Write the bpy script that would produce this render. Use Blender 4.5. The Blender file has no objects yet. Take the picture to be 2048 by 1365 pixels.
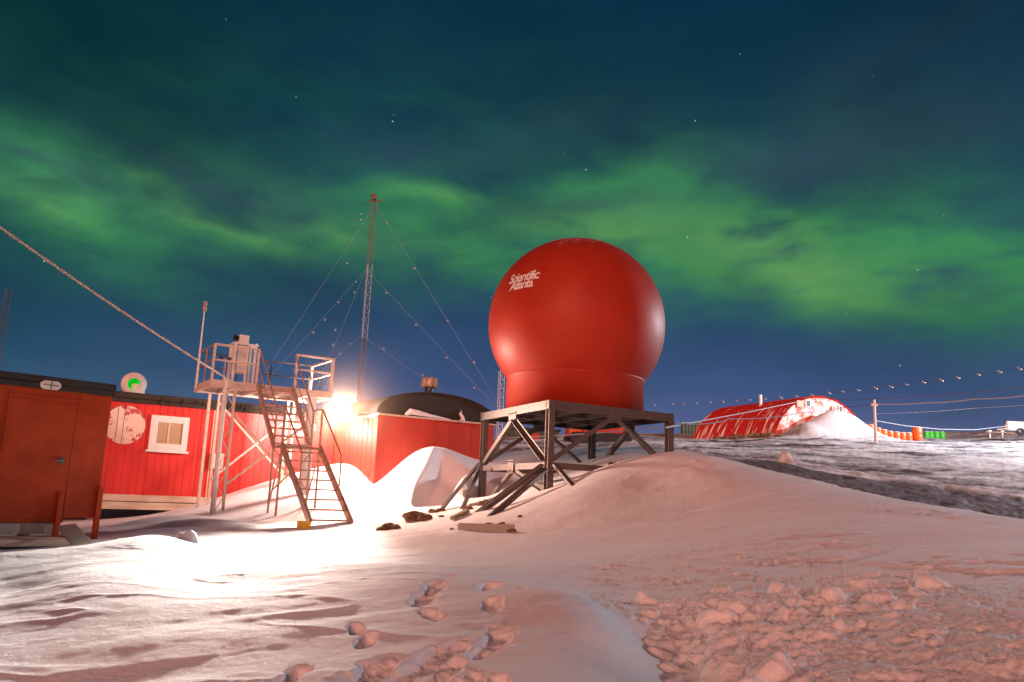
import bpy, math, random
import numpy as np
from mathutils import Vector, Matrix
random.seed(7); rng = np.random.default_rng(11)
R = math.radians
sc = bpy.context.scene
col = sc.collection

# ------------------------------------------------------------------ camera
FP = 1653.0                      # focal length in photo pixels (2048 wide)
PITCH, ROLL = R(10.9), R(2.25)
EYE = Vector((0, 0, 1.5))
fw = Vector((0, math.cos(PITCH), math.sin(PITCH)))
up0 = Vector((0, -math.sin(PITCH), math.cos(PITCH)))
rt = math.cos(ROLL)*Vector((1,0,0)) + math.sin(ROLL)*up0
up = math.cos(ROLL)*up0 - math.sin(ROLL)*Vector((1,0,0))
cd = bpy.data.cameras.new('camera'); cam = bpy.data.objects.new('camera', cd); col.objects.link(cam)
cam.matrix_world = Matrix((( rt.x, up.x, -fw.x, EYE.x),(rt.y, up.y, -fw.y, EYE.y),(rt.z, up.z, -fw.z, EYE.z),(0,0,0,1)))
cd.sensor_width = 36; cd.lens = FP/2048*36; cd.clip_start = .05; cd.clip_end = 3000
sc.camera = cam
sc.view_settings.view_transform = 'Standard'; sc.view_settings.look = 'None'
sc.view_settings.exposure = 0; sc.view_settings.gamma = 1; sc.view_settings.use_curve_mapping = False
sc.cycles.use_denoising = True
sc.cycles.max_bounces = 5; sc.cycles.diffuse_bounces = 3; sc.cycles.glossy_bounces = 2
sc.cycles.transmission_bounces = 2; sc.cycles.volume_bounces = 0
sc.cycles.sample_clamp_indirect = 4

def ray(px, py):
    return (fw*FP + rt*(px-1024) + up*(682.5-py)).normalized()
def P(px, py, Y):
    d = ray(px, py); return EYE + d*(Y/d.y)
def onz(px, py, z):
    d = ray(px, py); return EYE + d*((z-EYE.z)/d.z)
class Frame:
    """vertical building frame: a along the wall, b away behind it, c world height"""
    def __init__(s, O, az):
        s.O = Vector((O[0], O[1], 0)); s.u = Vector((math.sin(az), math.cos(az), 0)); s.n = Vector((-math.cos(az), math.sin(az), 0))
    def pt(s, a, b, c): return s.O + s.u*a + s.n*b + Vector((0,0,c))
    def hit(s, px, py, b=0):
        d = ray(px, py); o = EYE - s.O - s.n*b
        t = -(o.dot(s.n))/d.dot(s.n); h = EYE + d*t - s.O
        return h.dot(s.u), h.z

# ------------------------------------------------------------------ node helpers
def nd(nt, t, **kw):
    n = nt.nodes.new(t)
    for k, v in kw.items():
        if k[0] == '_': n.inputs[k[1:].replace('_', ' ')].default_value = v
        else: setattr(n, k, v)
    return n
def mth(nt, op, a, b=None, c=None, clamp=False):
    n = nt.nodes.new('ShaderNodeMath'); n.operation = op; n.use_clamp = clamp
    for i, v in enumerate((a, b, c)):
        if v is None: continue
        if hasattr(v, 'is_linked') or hasattr(v, 'links'): nt.links.new(v, n.inputs[i])
        else: n.inputs[i].default_value = v
    return n.outputs[0]
def mixc(nt, f, a, b, mode='MIX'):
    n = nt.nodes.new('ShaderNodeMix'); n.data_type = 'RGBA'; n.blend_type = mode
    for i, v in ((0, f), (6, a), (7, b)):
        if hasattr(v, 'links'): nt.links.new(v, n.inputs[i])
        else: n.inputs[i].default_value = (v if i == 0 else (*v, 1))
    return n.outputs[2]
def srgb(r, g, b):
    f = lambda c: (c/255/12.92) if c/255 <= .04045 else ((c/255+.055)/1.055)**2.4
    return (f(r), f(g), f(b))

# ------------------------------------------------------------------ world: night sky with aurora
w = bpy.data.worlds.new('World'); sc.world = w; w.use_nodes = True
nt = w.node_tree; nt.nodes.clear()
tc = nd(nt, 'ShaderNodeTexCoord')
sx = nd(nt, 'ShaderNodeSeparateXYZ'); nt.links.new(tc.outputs['Generated'], sx.inputs[0])
U = mth(nt, 'ARCTAN2', sx.outputs[0], sx.outputs[1]); V = mth(nt, 'ARCSINE', sx.outputs[2])
uv = nd(nt, 'ShaderNodeCombineXYZ'); nt.links.new(U, uv.inputs[0]); nt.links.new(V, uv.inputs[1])
def dir_uv(px, py):
    d = ray(px, py); return math.atan2(d.x, d.y), math.asin(d.z)
# cloud-like warp
mp = nd(nt, 'ShaderNodeMapping'); mp.inputs['Scale'].default_value = (1, 2.2, 1); mp.inputs['Rotation'].default_value = (0,0,R(12))
nt.links.new(uv.outputs[0], mp.inputs[0])
wn = nd(nt, 'ShaderNodeTexNoise', _Scale=5.0, _Detail=2.5, _Roughness=.5); nt.links.new(mp.outputs[0], wn.inputs['Vector'])
sub = nd(nt, 'ShaderNodeVectorMath', operation='SUBTRACT'); nt.links.new(wn.outputs['Color'], sub.inputs[0]); sub.inputs[1].default_value = (.5,.5,.5)
sca = nd(nt, 'ShaderNodeVectorMath', operation='MULTIPLY'); nt.links.new(sub.outputs[0], sca.inputs[0]); sca.inputs[1].default_value = (.16,.075,0)
wuv = nd(nt, 'ShaderNodeVectorMath', operation='ADD'); nt.links.new(uv.outputs[0], wuv.inputs[0]); nt.links.new(sca.outputs[0], wuv.inputs[1])
def blobs(lst):
    tot = None
    for (px, py, hw, hh, ang, amp) in lst:
        u, v = dir_uv(px, py)
        m = nd(nt, 'ShaderNodeMapping', vector_type='TEXTURE')
        m.inputs['Location'].default_value = (u, v, 0); m.inputs['Rotation'].default_value = (0, 0, R(ang-2.2))
        m.inputs['Scale'].default_value = (hw*1.35/FP, hh*1.2/FP, 1)
        nt.links.new(wuv.outputs[0], m.inputs[0])
        g = nd(nt, 'ShaderNodeTexGradient', gradient_type='QUADRATIC_SPHERE'); nt.links.new(m.outputs[0], g.inputs[0])
        s = mth(nt, 'MULTIPLY', g.outputs['Fac'], amp)
        tot = s if tot is None else mth(nt, 'ADD', tot, s)
    return tot
# angle: positive = rising to the right as seen
green = blobs([
    (-40,290,420,110,-14,.8), (140,415,360,80,-10,1.0), (430,445,420,80,-9,.95), (690,445,380,90,-6,.85),
    (880,375,230,55,-4,1.0), (1000,430,420,120,0,.6), (1290,400,330,110,12,.9), (1180,330,420,110,8,.35),
    (1350,470,330,120,-8,.8), (1560,500,460,150,-8,1.1), (1750,540,420,170,-10,.95), (1950,500,330,170,-35,.6),
    (2060,620,120,190,-70,.45), (880,500,560,130,-6,.7), (1230,560,480,110,0,.5), (300,250,600,200,-8,.16), (900,230,800,230,0,.14),(1700,400,560,200,0,.25), (250,540,460,110,-9,.4)])
yell = blobs([(1520,500,330,80,-6,1.0), (1660,560,300,70,-8,.8), (1240,470,170,70,10,.55), (430,435,260,40,-10,.6), (100,400,140,38,-8,.6), (700,455,240,45,-5,.5), (1080,440,200,50,0,.4), (900,378,150,30,-5,.4)])
grey = blobs([(1850,270,420,130,14,.7), (1600,330,500,120,8,.6), (1150,260,420,110,5,.6), (420,375,330,45,-10,1.3), (620,395,260,50,-8,.9), (1750,150,500,150,25,.5), (1950,830,150,50,6,.8), (1150,410,220,45,5,.4), (120,350,300,40,-14,1.2), (1180,425,260,40,0,.9), (820,300,240,60,0,.6),(1500,310,300,60,6,.5)])
# streaky noise
mp2 = nd(nt, 'ShaderNodeMapping'); mp2.inputs['Scale'].default_value = (1, 2.4, 1); mp2.inputs['Rotation'].default_value = (0,0,R(9))
nt.links.new(uv.outputs[0], mp2.inputs[0])
n2 = nd(nt, 'ShaderNodeTexNoise', _Scale=8.0, _Detail=5.0, _Roughness=.52, _Distortion=.25); nt.links.new(mp2.outputs[0], n2.inputs['Vector'])
st = nd(nt, 'ShaderNodeMapRange'); st.inputs[1].default_value=.32; st.inputs[2].default_value=.66; st.inputs[3].default_value=.28; st.inputs[4].default_value=1.25
nt.links.new(n2.outputs['Fac'], st.inputs[0])
gm = mth(nt, 'MULTIPLY', green, st.outputs[0]); ym = mth(nt, 'MULTIPLY', yell, st.outputs[0])
# base gradient over elevation
ramp = nd(nt, 'ShaderNodeValToRGB'); cr = ramp.color_ramp
stops = [(0.0, srgb(118,122,162)), (.055, srgb(98,108,152)), (.13, srgb(62,84,126)), (.20, srgb(44,72,106)), (.30, srgb(34,66,88)), (.42, srgb(16,54,72)), (.62, srgb(6,42,64)), (1.0, srgb(4,34,52))]
while len(cr.elements) < len(stops): cr.elements.new(.5)
for e, (p, c) in zip(cr.elements, stops): e.position = p; e.color = (*c, 1)
nt.links.new(mth(nt, 'DIVIDE', V, R(60)), ramp.inputs[0])
c1 = mixc(nt, gm, (0,0,0), (.035,.30,.075)); 
def addc(a, b): return mixc(nt, 1.0, a, b, 'ADD')
def scalec(f, c):
    n = nd(nt, 'ShaderNodeVectorMath', operation='SCALE'); n.inputs[0].default_value = c; nt.links.new(f, n.inputs['Scale']); return n.outputs[0]
lf = nd(nt, 'ShaderNodeMapRange'); lf.inputs[1].default_value=-.15; lf.inputs[2].default_value=-.55; nt.links.new(U, lf.inputs[0])
teal = mixc(nt, mth(nt, 'MULTIPLY', lf.outputs[0], .8), (1,1,1), (.28,.70,.50))
base_ = mixc(nt, 1.0, ramp.outputs[0], teal, 'MULTIPLY')
soft = mth(nt, 'MULTIPLY', gm, .95, clamp=True)
skyc = mixc(nt, soft, base_, (.042,.225,.090))
skyc = addc(skyc, scalec(ym, (.085,.115,.020)))
skyc = mixc(nt, mth(nt, 'MULTIPLY', grey, .5, clamp=True), skyc, srgb(52,74,88))
# soft mottling
n3 = nd(nt, 'ShaderNodeTexNoise', _Scale=3.0, _Detail=4.0); nt.links.new(mp.outputs[0], n3.inputs['Vector'])
mr = nd(nt, 'ShaderNodeMapRange'); mr.inputs[1].default_value=.3; mr.inputs[2].default_value=.7; mr.inputs[3].default_value=.78; mr.inputs[4].default_value=1.18
nt.links.new(n3.outputs['Fac'], mr.inputs[0])
vs = nd(nt, 'ShaderNodeVectorMath', operation='SCALE'); nt.links.new(skyc, vs.inputs[0]); nt.links.new(mr.outputs[0], vs.inputs['Scale'])
# stars
vo = nd(nt, 'ShaderNodeTexVoronoi', _Scale=34.0); nt.links.new(tc.outputs['Generated'], vo.inputs['Vector'])
near = mth(nt, 'LESS_THAN', vo.outputs['Distance'], .040)
sc3 = nd(nt, 'ShaderNodeSeparateColor'); nt.links.new(vo.outputs['Color'], sc3.inputs[0])
pick = mth(nt, 'GREATER_THAN', sc3.outputs[0], .72)
star = mth(nt, 'MULTIPLY', mth(nt, 'MULTIPLY', near, pick), mth(nt, 'MULTIPLY', sc3.outputs[1], .6))
vo2 = nd(nt, 'ShaderNodeTexVoronoi', _Scale=75.0); nt.links.new(tc.outputs['Generated'], vo2.inputs['Vector'])
sc4 = nd(nt, 'ShaderNodeSeparateColor'); nt.links.new(vo2.outputs['Color'], sc4.inputs[0])
star2 = mth(nt, 'MULTIPLY', mth(nt, 'MULTIPLY', mth(nt, 'LESS_THAN', vo2.outputs['Distance'], .065), mth(nt, 'GREATER_THAN', sc4.outputs[0], .86)), mth(nt, 'MULTIPLY', mth(nt, 'POWER', sc4.outputs[1], 3.0), .5))
star = mth(nt, 'ADD', star, star2)
fin = nd(nt, 'ShaderNodeVectorMath', operation='ADD'); nt.links.new(vs.outputs[0], fin.inputs[0]); nt.links.new(scalec(star, (.8,.95,1)), fin.inputs[1])
bg = nd(nt, 'ShaderNodeBackground'); nt.links.new(fin.outputs[0], bg.inputs[0]); bg.inputs[1].default_value = 1.0
wo = nd(nt, 'ShaderNodeOutputWorld'); nt.links.new(bg.outputs[0], wo.inputs[0])

# ------------------------------------------------------------------ lamps
def sunlight(direction_from, color, strength, angle):
    l = bpy.data.lights.new('warm_fill', 'SUN'); l.energy = strength; l.color = color; l.angle = R(angle)
    o = bpy.data.objects.new('warm_fill', l); col.objects.link(o)
    o.rotation_euler = Vector(direction_from).to_track_quat('Z', 'Y').to_euler(); o.location = Vector(direction_from)*30
    return o
def point(name, loc, color, power, rad=.08):
    l = bpy.data.lights.new(name, 'POINT'); l.energy = power; l.color = color; l.shadow_soft_size = rad
    o = bpy.data.objects.new(name, l); o.location = loc; col.objects.link(o); return o
def spot(name, loc, target, color, power, size, blend, rad=.1):
    l = bpy.data.lights.new(name, 'SPOT'); l.energy = power; l.color = color; l.spot_size = R(size); l.spot_blend = blend; l.shadow_soft_size = rad
    o = bpy.data.objects.new(name, l); o.location = loc; col.objects.link(o)
    o.rotation_euler = (Vector(loc)-Vector(target)).to_track_quat('Z', 'Y').to_euler(); return o
sunlight((-.25, -.94, .22), (1, .39, .26), 2.8, 26)  # broad warm fill added from behind the camera, no fixture stands there

# ------------------------------------------------------------------ materials
def mat(name, color, rough=.6, metal=0, var=.12, scale=6, bump=.0, bscale=40, dirt=None, stretch=(1,1,1), spec=.5):
    m = bpy.data.materials.new(name); m.use_nodes = True; t = m.node_tree
    b = t.nodes['Principled BSDF']; b.inputs['Roughness'].default_value = rough; b.inputs['Metallic'].default_value = metal
    b.inputs['Specular IOR Level'].default_value = spec
    co = nd(t, 'ShaderNodeTexCoord'); mpp = nd(t, 'ShaderNodeMapping'); mpp.inputs['Scale'].default_value = stretch
    t.links.new(co.outputs['Object'], mpp.inputs[0])
    n = nd(t, 'ShaderNodeTexNoise', _Scale=scale, _Detail=6.0, _Roughness=.6); t.links.new(mpp.outputs[0], n.inputs['Vector'])
    lo = tuple(c*(1-var) for c in color); hi = tuple(min(1, c*(1+var)) for c in color)
    mr = nd(t, 'ShaderNodeMapRange'); mr.inputs[1].default_value = .3; mr.inputs[2].default_value = .7; t.links.new(n.outputs['Fac'], mr.inputs[0])
    c = mixc(t, mr.outputs[0], lo, hi)
    if dirt:
        dc, amt, ds = dirt
        n2 = nd(t, 'ShaderNodeTexNoise', _Scale=ds, _Detail=8.0, _Roughness=.7); t.links.new(mpp.outputs[0], n2.inputs['Vector'])
        m2 = nd(t, 'ShaderNodeMapRange'); m2.inputs[1].default_value = 1-amt; m2.inputs[2].default_value = 1-amt+.08
        t.links.new(n2.outputs['Fac'], m2.inputs[0]); c = mixc(t, m2.outputs[0], c, dc)
    t.links.new(c, b.inputs['Base Color'])
    if bump:
        n3 = nd(t, 'ShaderNodeTexNoise', _Scale=bscale, _Detail=5.0); t.links.new(mpp.outputs[0], n3.inputs['Vector'])
        bp = nd(t, 'ShaderNodeBump', _Strength=bump, _Distance=.02); t.links.new(n3.outputs['Fac'], bp.inputs['Height']); t.links.new(bp.outputs[0], b.inputs['Normal'])
    rr = nd(t, 'ShaderNodeMapRange'); rr.inputs[3].default_value = max(.05, rough-.12); rr.inputs[4].default_value = min(1, rough+.12)
    t.links.new(n.outputs['Fac'], rr.inputs[0]); t.links.new(rr.outputs[0], b.inputs['Roughness'])
    return m
def emis(name, color, strength):
    m = bpy.data.materials.new(name); m.use_nodes = True; b = m.node_tree.nodes['Principled BSDF']
    b.inputs['Base Color'].default_value = (*color, 1); b.inputs['Emission Color'].default_value = (*color, 1); b.inputs['Emission Strength'].default_value = strength
    return m
SNOWC = (.80,.80,.82)
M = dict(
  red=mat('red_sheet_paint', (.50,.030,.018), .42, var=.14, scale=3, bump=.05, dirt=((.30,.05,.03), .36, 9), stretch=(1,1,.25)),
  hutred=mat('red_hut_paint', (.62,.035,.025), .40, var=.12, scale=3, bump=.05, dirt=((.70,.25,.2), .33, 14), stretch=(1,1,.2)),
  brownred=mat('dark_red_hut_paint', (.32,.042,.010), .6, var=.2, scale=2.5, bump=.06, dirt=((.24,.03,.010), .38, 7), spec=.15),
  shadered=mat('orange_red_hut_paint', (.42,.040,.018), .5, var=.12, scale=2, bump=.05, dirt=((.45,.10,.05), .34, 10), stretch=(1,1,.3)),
  fascia=mat('black_roof_felt', (.025,.022,.018), .85, var=.35, scale=8, bump=.4, bscale=30),
  fasciar=mat('rusty_roof_edge', (.028,.018,.010), .8, var=.5, scale=9, bump=.4, bscale=30, dirt=((.16,.08,.03), .33, 20)),
  trim=mat('cream_boards', (.62,.50,.38), .7, var=.18, scale=5, bump=.2, dirt=((.35,.22,.12), .36, 12), stretch=(.4,.4,3)),
  white=mat('white_paint', (.74,.72,.68), .5, var=.08, scale=6, bump=.05, dirt=((.5,.42,.34), .34, 14)),
  cream=mat('cream_tower_paint', (.62,.50,.42), .5, var=.15, scale=8, bump=.1, dirt=((.30,.12,.06), .38, 18)),
  rust=mat('brown_painted_steel', (.42,.27,.20), .55, metal=.2, var=.3, scale=14, bump=.25, dirt=((.14,.05,.03), .42, 25)),
  steel=mat('galvanised_steel', (.11,.090,.080), .55, metal=.3, var=.25, scale=9, bump=.2, dirt=((.16,.12,.10), .42, 14)),
  dark=mat('black_metal', (.02,.02,.02), .5, var=.3),
  snow=mat('packed_snow', SNOWC, .85, var=.03, bump=.3, bscale=12, spec=.2),
  wood=mat('weathered_wood', (.32,.24,.16), .8, var=.3, scale=10, bump=.4, stretch=(1,6,6)),
  woodg=mat('grey_board', (.36,.33,.27), .8, var=.25, scale=10, bump=.3, stretch=(1,6,6)),
  rock=mat('brown_rock', (.17,.10,.055), .9, var=.45, scale=6, bump=.8, bscale=9, dirt=((.55,.5,.48), .36, 4)),
  glass=mat('window_blind', (.45,.33,.20), .25, var=.15, scale=2),
  chrome=mat('bare_metal', (.7,.7,.7), .25, metal=.9, var=.1),
  orange=mat('orange_drum_paint', (.75,.13,.02), .45, var=.15, dirt=((.7,.68,.68), .36, 5)),
  green=mat('green_drum_paint', (.04,.40,.03), .45, var=.2),
  drum=mat('dark_green_drum_paint', (.045,.055,.035), .6, var=.4, dirt=((.3,.3,.25), .33, 5)),
  yellow=mat('yellow_paint', (.75,.42,.02), .5, var=.15, dirt=((.3,.15,.03), .36, 9)),
  rope=mat('old_rope', (.66,.52,.42), .8, var=.12, scale=30),
  wire=mat('pale_wire', (.42,.42,.45), .5, var=.1),
  darkwire=mat('dark_wire', (.10,.08,.12), .6, var=.2),
  insul=mat('white_insulator', (.4,.4,.4), .3, var=.05),
  aerialred=mat('red_lattice_paint', (.20,.11,.075), .5, var=.2),
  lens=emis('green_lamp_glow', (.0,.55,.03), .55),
)
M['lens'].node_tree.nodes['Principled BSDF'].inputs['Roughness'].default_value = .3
LAMPM = emis('lamp_lens', (1,.86,.72), 60)

# ------------------------------------------------------------------ mesh builder
class MB:
    def __init__(s): s.v = []; s.f = []; s.sm = []; s.mi = []
    def add(s, vs, fs, smooth=False, mi=0):
        o = len(s.v); s.v += [tuple(v) for v in vs]; s.f += [tuple(i+o for i in f) for f in fs]; s.sm += [smooth]*len(fs); s.mi += [mi]*len(fs)
    def hexa(s, p, mi=0):
        s.add(p, [(0,3,2,1),(4,5,6,7),(0,1,5,4),(1,2,6,5),(2,3,7,6),(3,0,4,7)], mi=mi); return s
    def fbox(s, fr, a0, a1, b0, b1, c0, c1, mi=0):
        return s.hexa([fr.pt(a0,b0,c0),fr.pt(a1,b0,c0),fr.pt(a1,b1,c0),fr.pt(a0,b1,c0),fr.pt(a0,b0,c1),fr.pt(a1,b0,c1),fr.pt(a1,b1,c1),fr.pt(a0,b1,c1)], mi)
    def bar(s, p, q, w, h=None, mi=0, ref=(0,0,1)):
        h = h or w; p = Vector(p); q = Vector(q); d = (q-p).normalized(); r = Vector(ref)
        if abs(d.dot(r)) > .97: r = Vector((.55,-.84,0))
        x = d.cross(r).normalized()*(w/2); y = x.cross(d).normalized()*(h/2)
        return s.hexa([p-x-y,p+x-y,p+x+y,p-x+y,q-x-y,q+x-y,q+x+y,q-x+y], mi)
    def angle(s, p, q, w, t=.012, ref=(0,0,1), mi=0):
        """an L section"""
        p = Vector(p); q = Vector(q); d = (q-p).normalized(); r = Vector(ref)
        if abs(d.dot(r)) > .97: r = Vector((.55,-.84,0))
        x = d.cross(r).normalized(); y = x.cross(d).normalized()
        s.bar(p+x*t/2, q+x*t/2, t, w, mi, ref); s.bar(p+x*(w/2+t)-y*(w/2-t/2), q+x*(w/2+t)-y*(w/2-t/2), w, t, mi, ref); return s
    def tube(s, pts, r, n=8, cap=True, mi=0):
        pts = [Vector(p) for p in pts]; rs = r if isinstance(r, (list, tuple)) else [r]*len(pts); vs = []; fs = []
        for i, p in enumerate(pts):
            d = (pts[min(i+1, len(pts)-1)] - pts[max(i-1, 0)]).normalized(); ref = Vector((0,0,1)) if abs(d.z) < .95 else Vector((1,0,0))
            x = d.cross(ref).normalized(); y = x.cross(d)
            for k in range(n): a = 2*math.pi*k/n; vs.append(p + (x*math.cos(a)+y*math.sin(a))*rs[i])
        for i in range(len(pts)-1):
            for k in range(n): fs.append((i*n+k, i*n+(k+1)%n, (i+1)*n+(k+1)%n, (i+1)*n+k))
        s.add(vs, fs, True, mi)
        if cap: s.add(vs, [tuple(range(n))[::-1], tuple((len(pts)-1)*n+k for k in range(n))], False, mi)
        return s
    def lathe(s, prof, c, axis=(0,0,1), n=32, mi=0, smooth=True):
        """prof: list of (radius, height along axis)"""
        c = Vector(c); ax = Vector(axis).normalized(); ref = Vector((0,0,1)) if abs(ax.z) < .9 else Vector((1,0,0))
        x = ax.cross(ref).normalized(); y = ax.cross(x); vs = []; fs = []
        for (r, h) in prof:
            for k in range(n): a = 2*math.pi*k/n; vs.append(c + ax*h + (x*math.cos(a)+y*math.sin(a))*r)
        for i in range(len(prof)-1):
            for k in range(n): fs.append((i*n+k, i*n+(k+1)%n, (i+1)*n+(k+1)%n, (i+1)*n+k))
        s.add(vs, fs, smooth, mi); return s
    def poly(s, outer, back, mi=0):
        """prism between two matching outlines"""
        n = len(outer); s.add(list(outer)+list(back), [tuple(range(n))[::-1], tuple(range(n, 2*n))] + [(i, (i+1)%n, n+(i+1)%n, n+i) for i in range(n)], mi=mi); return s
    def build(s, name, m, parent=None, bevel=0, kind=None):
        me = bpy.data.meshes.new(name); base = Vector((0,0,0)); pr = parent
        while pr is not None: base += pr.location; pr = pr.parent
        org = base.copy()
        if parent is None:
            a = np.array(s.v); org = Vector((float(a[:,0].mean()), float(a[:,1].mean()), float(a[:,2].min())))
        me.from_pydata([tuple(Vector(v)-org) for v in s.v], [], s.f); me.update()
        for mm in (m if isinstance(m, (list, tuple)) else [m]): me.materials.append(mm)
        me.polygons.foreach_set('use_smooth', s.sm); me.polygons.foreach_set('material_index', s.mi)
        o = bpy.data.objects.new(name, me); col.objects.link(o)
        if parent is not None: o.parent = parent
        else: o.location = org
        if bevel:
            b = o.modifiers.new('bevel', 'BEVEL'); b.width = bevel; b.segments = 2; b.limit_method = 'ANGLE'
        if kind: o['kind'] = kind
        return o
def tag(o, label, cat, group=None):
    o['label'] = label; o['category'] = cat
    if group: o['group'] = group
    return o
def thing(name, loc, label, cat, group=None):
    o = bpy.data.objects.new(name, None); o.location = loc; o.empty_display_size = .2; col.objects.link(o); return tag(o, label, cat, group)
def copy_tree(o, parent=None):
    c = o.copy(); col.objects.link(c)
    if parent is not None: c.parent = parent
    for ch in list(o.children): copy_tree(ch, c)
    return c

# ------------------------------------------------------------------ layout frames
AZ = R(57)
hp = P(330, 900, 22.5); F2 = Frame(hp, AZ)                       # long red hut
aI = F2.hit(668, 900)[0]                                         # inner corner
I = F2.pt(aI, 0, 0); AZB = AZ + R(90)
C = I - F2.n*3.05                                                # near corner of the barrel roofed hut
F3 = Frame(C, AZ)
eave3 = F3.hit(746, 829)[1]; W3 = F3.hit(988, 852)[0]
h1 = P(120, 900, 13.0); F1 = Frame(h1, R(43))                    # near hut on the left
# radome stand
zt = 3.70
cN = onz(1100, 800, zt); cL = onz(965, 826, zt); cR = onz(1345, 828, zt); cB = cL + cR - cN
DC = (cL + cR)/2
FT_p = P(550, 773, 20.86)
FT = Frame(FT_p, AZ); DZ = FT_p.z                                # tower deck front edge

# ------------------------------------------------------------------ terrain
CP = []   # (x, y, z)
def cp(px, py, Y):
    p = P(px, py, Y); CP.append((p.x, p.y, p.z))
for a in [
  # foreground, bottom edge
  (-300,1365,5),(0,1365,5.2),(300,1365,5.1),(600,1365,5.1),(900,1365,5.05),(1150,1365,5.0),(1235,1365,5.2),(1330,1365,6.1),(1500,1365,5.9),(1800,1365,5.4),(2048,1350,5.2),(2300,1340,5),
  (0,1250,6.5),(250,1250,6.3),(500,1250,6.3),(800,1240,6.4),(1050,1240,6.4),(1180,1250,6.3),(1300,1250,7.6),(1500,1250,7.4),(1800,1240,7.1),(2048,1230,7.2),
  # near hump crest
  (450,1172,8.3),(570,1137,9.0),(690,1136,8.9),(850,1152,8.3),(1000,1163,8.0),(1140,1180,7.6),(1205,1215,6.9),(1270,1290,7.0),(1240,1200,8.6),
  # left drift
  (0,1105,10.2),(120,1098,10.4),(220,1083,11.3),(310,1066,11.4),(380,1092,11.0),(230,1180,7.4),(130,1150,8.3),(250,1125,9.2),(60,1180,8.2),(-200,1120,10),(350,1140,8.9),
  # trough and yard
  (470,1120,11.6),(600,1112,12),(750,1112,12),(900,1112,11.8),(1040,1112,11.4),(1090,1128,10.5),
  (450,1085,14),(600,1078,14.4),(750,1072,14.6),(900,1066,14.6),(1020,1062,14.2),
  (60,1085,13.0),(190,1082,13.2),(120,1100,11.8),(270,1060,16.0),(330,1052,16.5),(500,1052,17),(625,1056,17.2),(700,1052,17.6),(820,1045,17.5),(905,1030,17.6),(975,1034,16.2),
  (220,1052,19.5),(330,1034,20.5),(430,1022,20.6),(250,1036,21.5),(300,1030,23.5),(520,1000,21.2),(560,985,22.0),(480,990,22.3),(600,960,22.6),(650,945,23.2),(690,950,23.0),(742,985,22.3),(710,1000,20.5),(650,1000,20.6),(560,1020,20),
  # drift on barrel hut face
  (745,995,22.2),(790,955,22.1),(835,915,22.4),(868,894,22.6),(905,908,22.8),(945,935,23.0),(975,978,22.6),
  (800,1000,20.6),(850,985,21.0),(900,985,20.8),(940,990,20.8),(850,1022,19.0),
  # under radome stand
  (962,982,21.0),(1097,978,17.9),(1020,1000,18.6),(1130,955,19.3),(1150,940,21.5),(1250,905,22),(1060,965,21.5),
  # main slope right
  (1100,1090,12.2),(1050,1060,14),(1200,1090,12.2),(1160,1010,14.9),(1200,960,16.2),(1280,925,17.0),(1345,905,17.4),(1400,906,17.2),
  (1200,1160,9.8),(1400,1160,9.6),(1600,1160,9.5),(1800,1150,9.4),(2048,1150,9.2),(2300,1150,9),
  (1350,1040,13.4),(1500,1020,13.6),(1700,1060,12.2),(1900,1080,11.6),(2048,1095,11.0),(1300,970,15.8),
  (1500,934,16.8),(1600,957,16.3),(1700,982,15.6),(1850,1010,14.8),(1950,1026,14.2),(2048,1040,13.6),(2200,1065,12.8),
  # hollow behind ridge
  (1345,930,20.5),(1500,955,20),(1700,1000,19),(2048,1050,17.5),(2300,1070,17),
  # dark field
  (1400,905,30),(1500,912,30),(1700,945,27),(2048,985,25),(2300,1010,24),
  (1400,890,44),(1550,890,42),(1750,900,40),(2048,915,38),(2300,930,36),
  (1395,886,55),(1480,880,51),(1550,874,48.5),(1740,880,52),(1850,882,60),(2048,884,60),(2300,880,60),
  (1390,874,70),(1750,874,75),(1850,878,80),(1950,874,80),(2048,866,80),(2300,858,80),
  (1400,880,110),(1750,885,110),(2048,875,115),(2400,865,115),
  # behind the stand
  (1000,905,30),(1100,905,28),(1200,900,28),(1300,893,28),(1000,880,42),(1150,885,44),(1260,872,46),(1330,868,60),(1150,880,70),(1000,885,70),
  # behind huts
  (300,960,32),(600,950,32),(850,930,34),(-100,970,30),(300,960,80),(700,950,80),(-300,960,80),
  ]: cp(*a)
for a in [(-8,-3,.2),(.3,-4,.2),(8,-3,.3),(-14,3,.1),(14,3,.9),(.4,1.5,.1),(-4,2,.05),(4,2,.15),(-16,10,.4),(18,10,1.6),(0,-25,0),(-30,-5,0),(30,-5,1),
          (-120,60,1),(0,300,-2),(150,260,4),(-200,250,-4),(60,120,8),(130,90,10),(200,0,5),(-300,0,-4),(0,-300,-4),(300,300,0),(-400,500,-9),(0,650,-12),(450,500,-8),(650,0,-6)]: CP.append(a)
CP = np.array(CP)
def warp(x, y):
    r = np.sqrt(x*x+y*y)+.6; a = np.arctan2(x, y); return np.stack([np.sin(a), np.cos(a), np.log(r)*.85], -1)
KW = warp(CP[:,0], CP[:,1])
def kern(a, b):
    d = a[:,None,:]-b[None,:,:]
    return np.sqrt((d**2).sum(-1)+.0025)
Kf = kern(KW, KW); nK = len(CP)
A = np.zeros((nK+1, nK+1)); A[:nK,:nK] = Kf + np.eye(nK)*-.004; A[:nK,nK] = 1; A[nK,:nK] = 1
sol = np.linalg.solve(A, np.append(CP[:,2], 0)); WT = sol[:nK]; WC = sol[nK]
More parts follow.
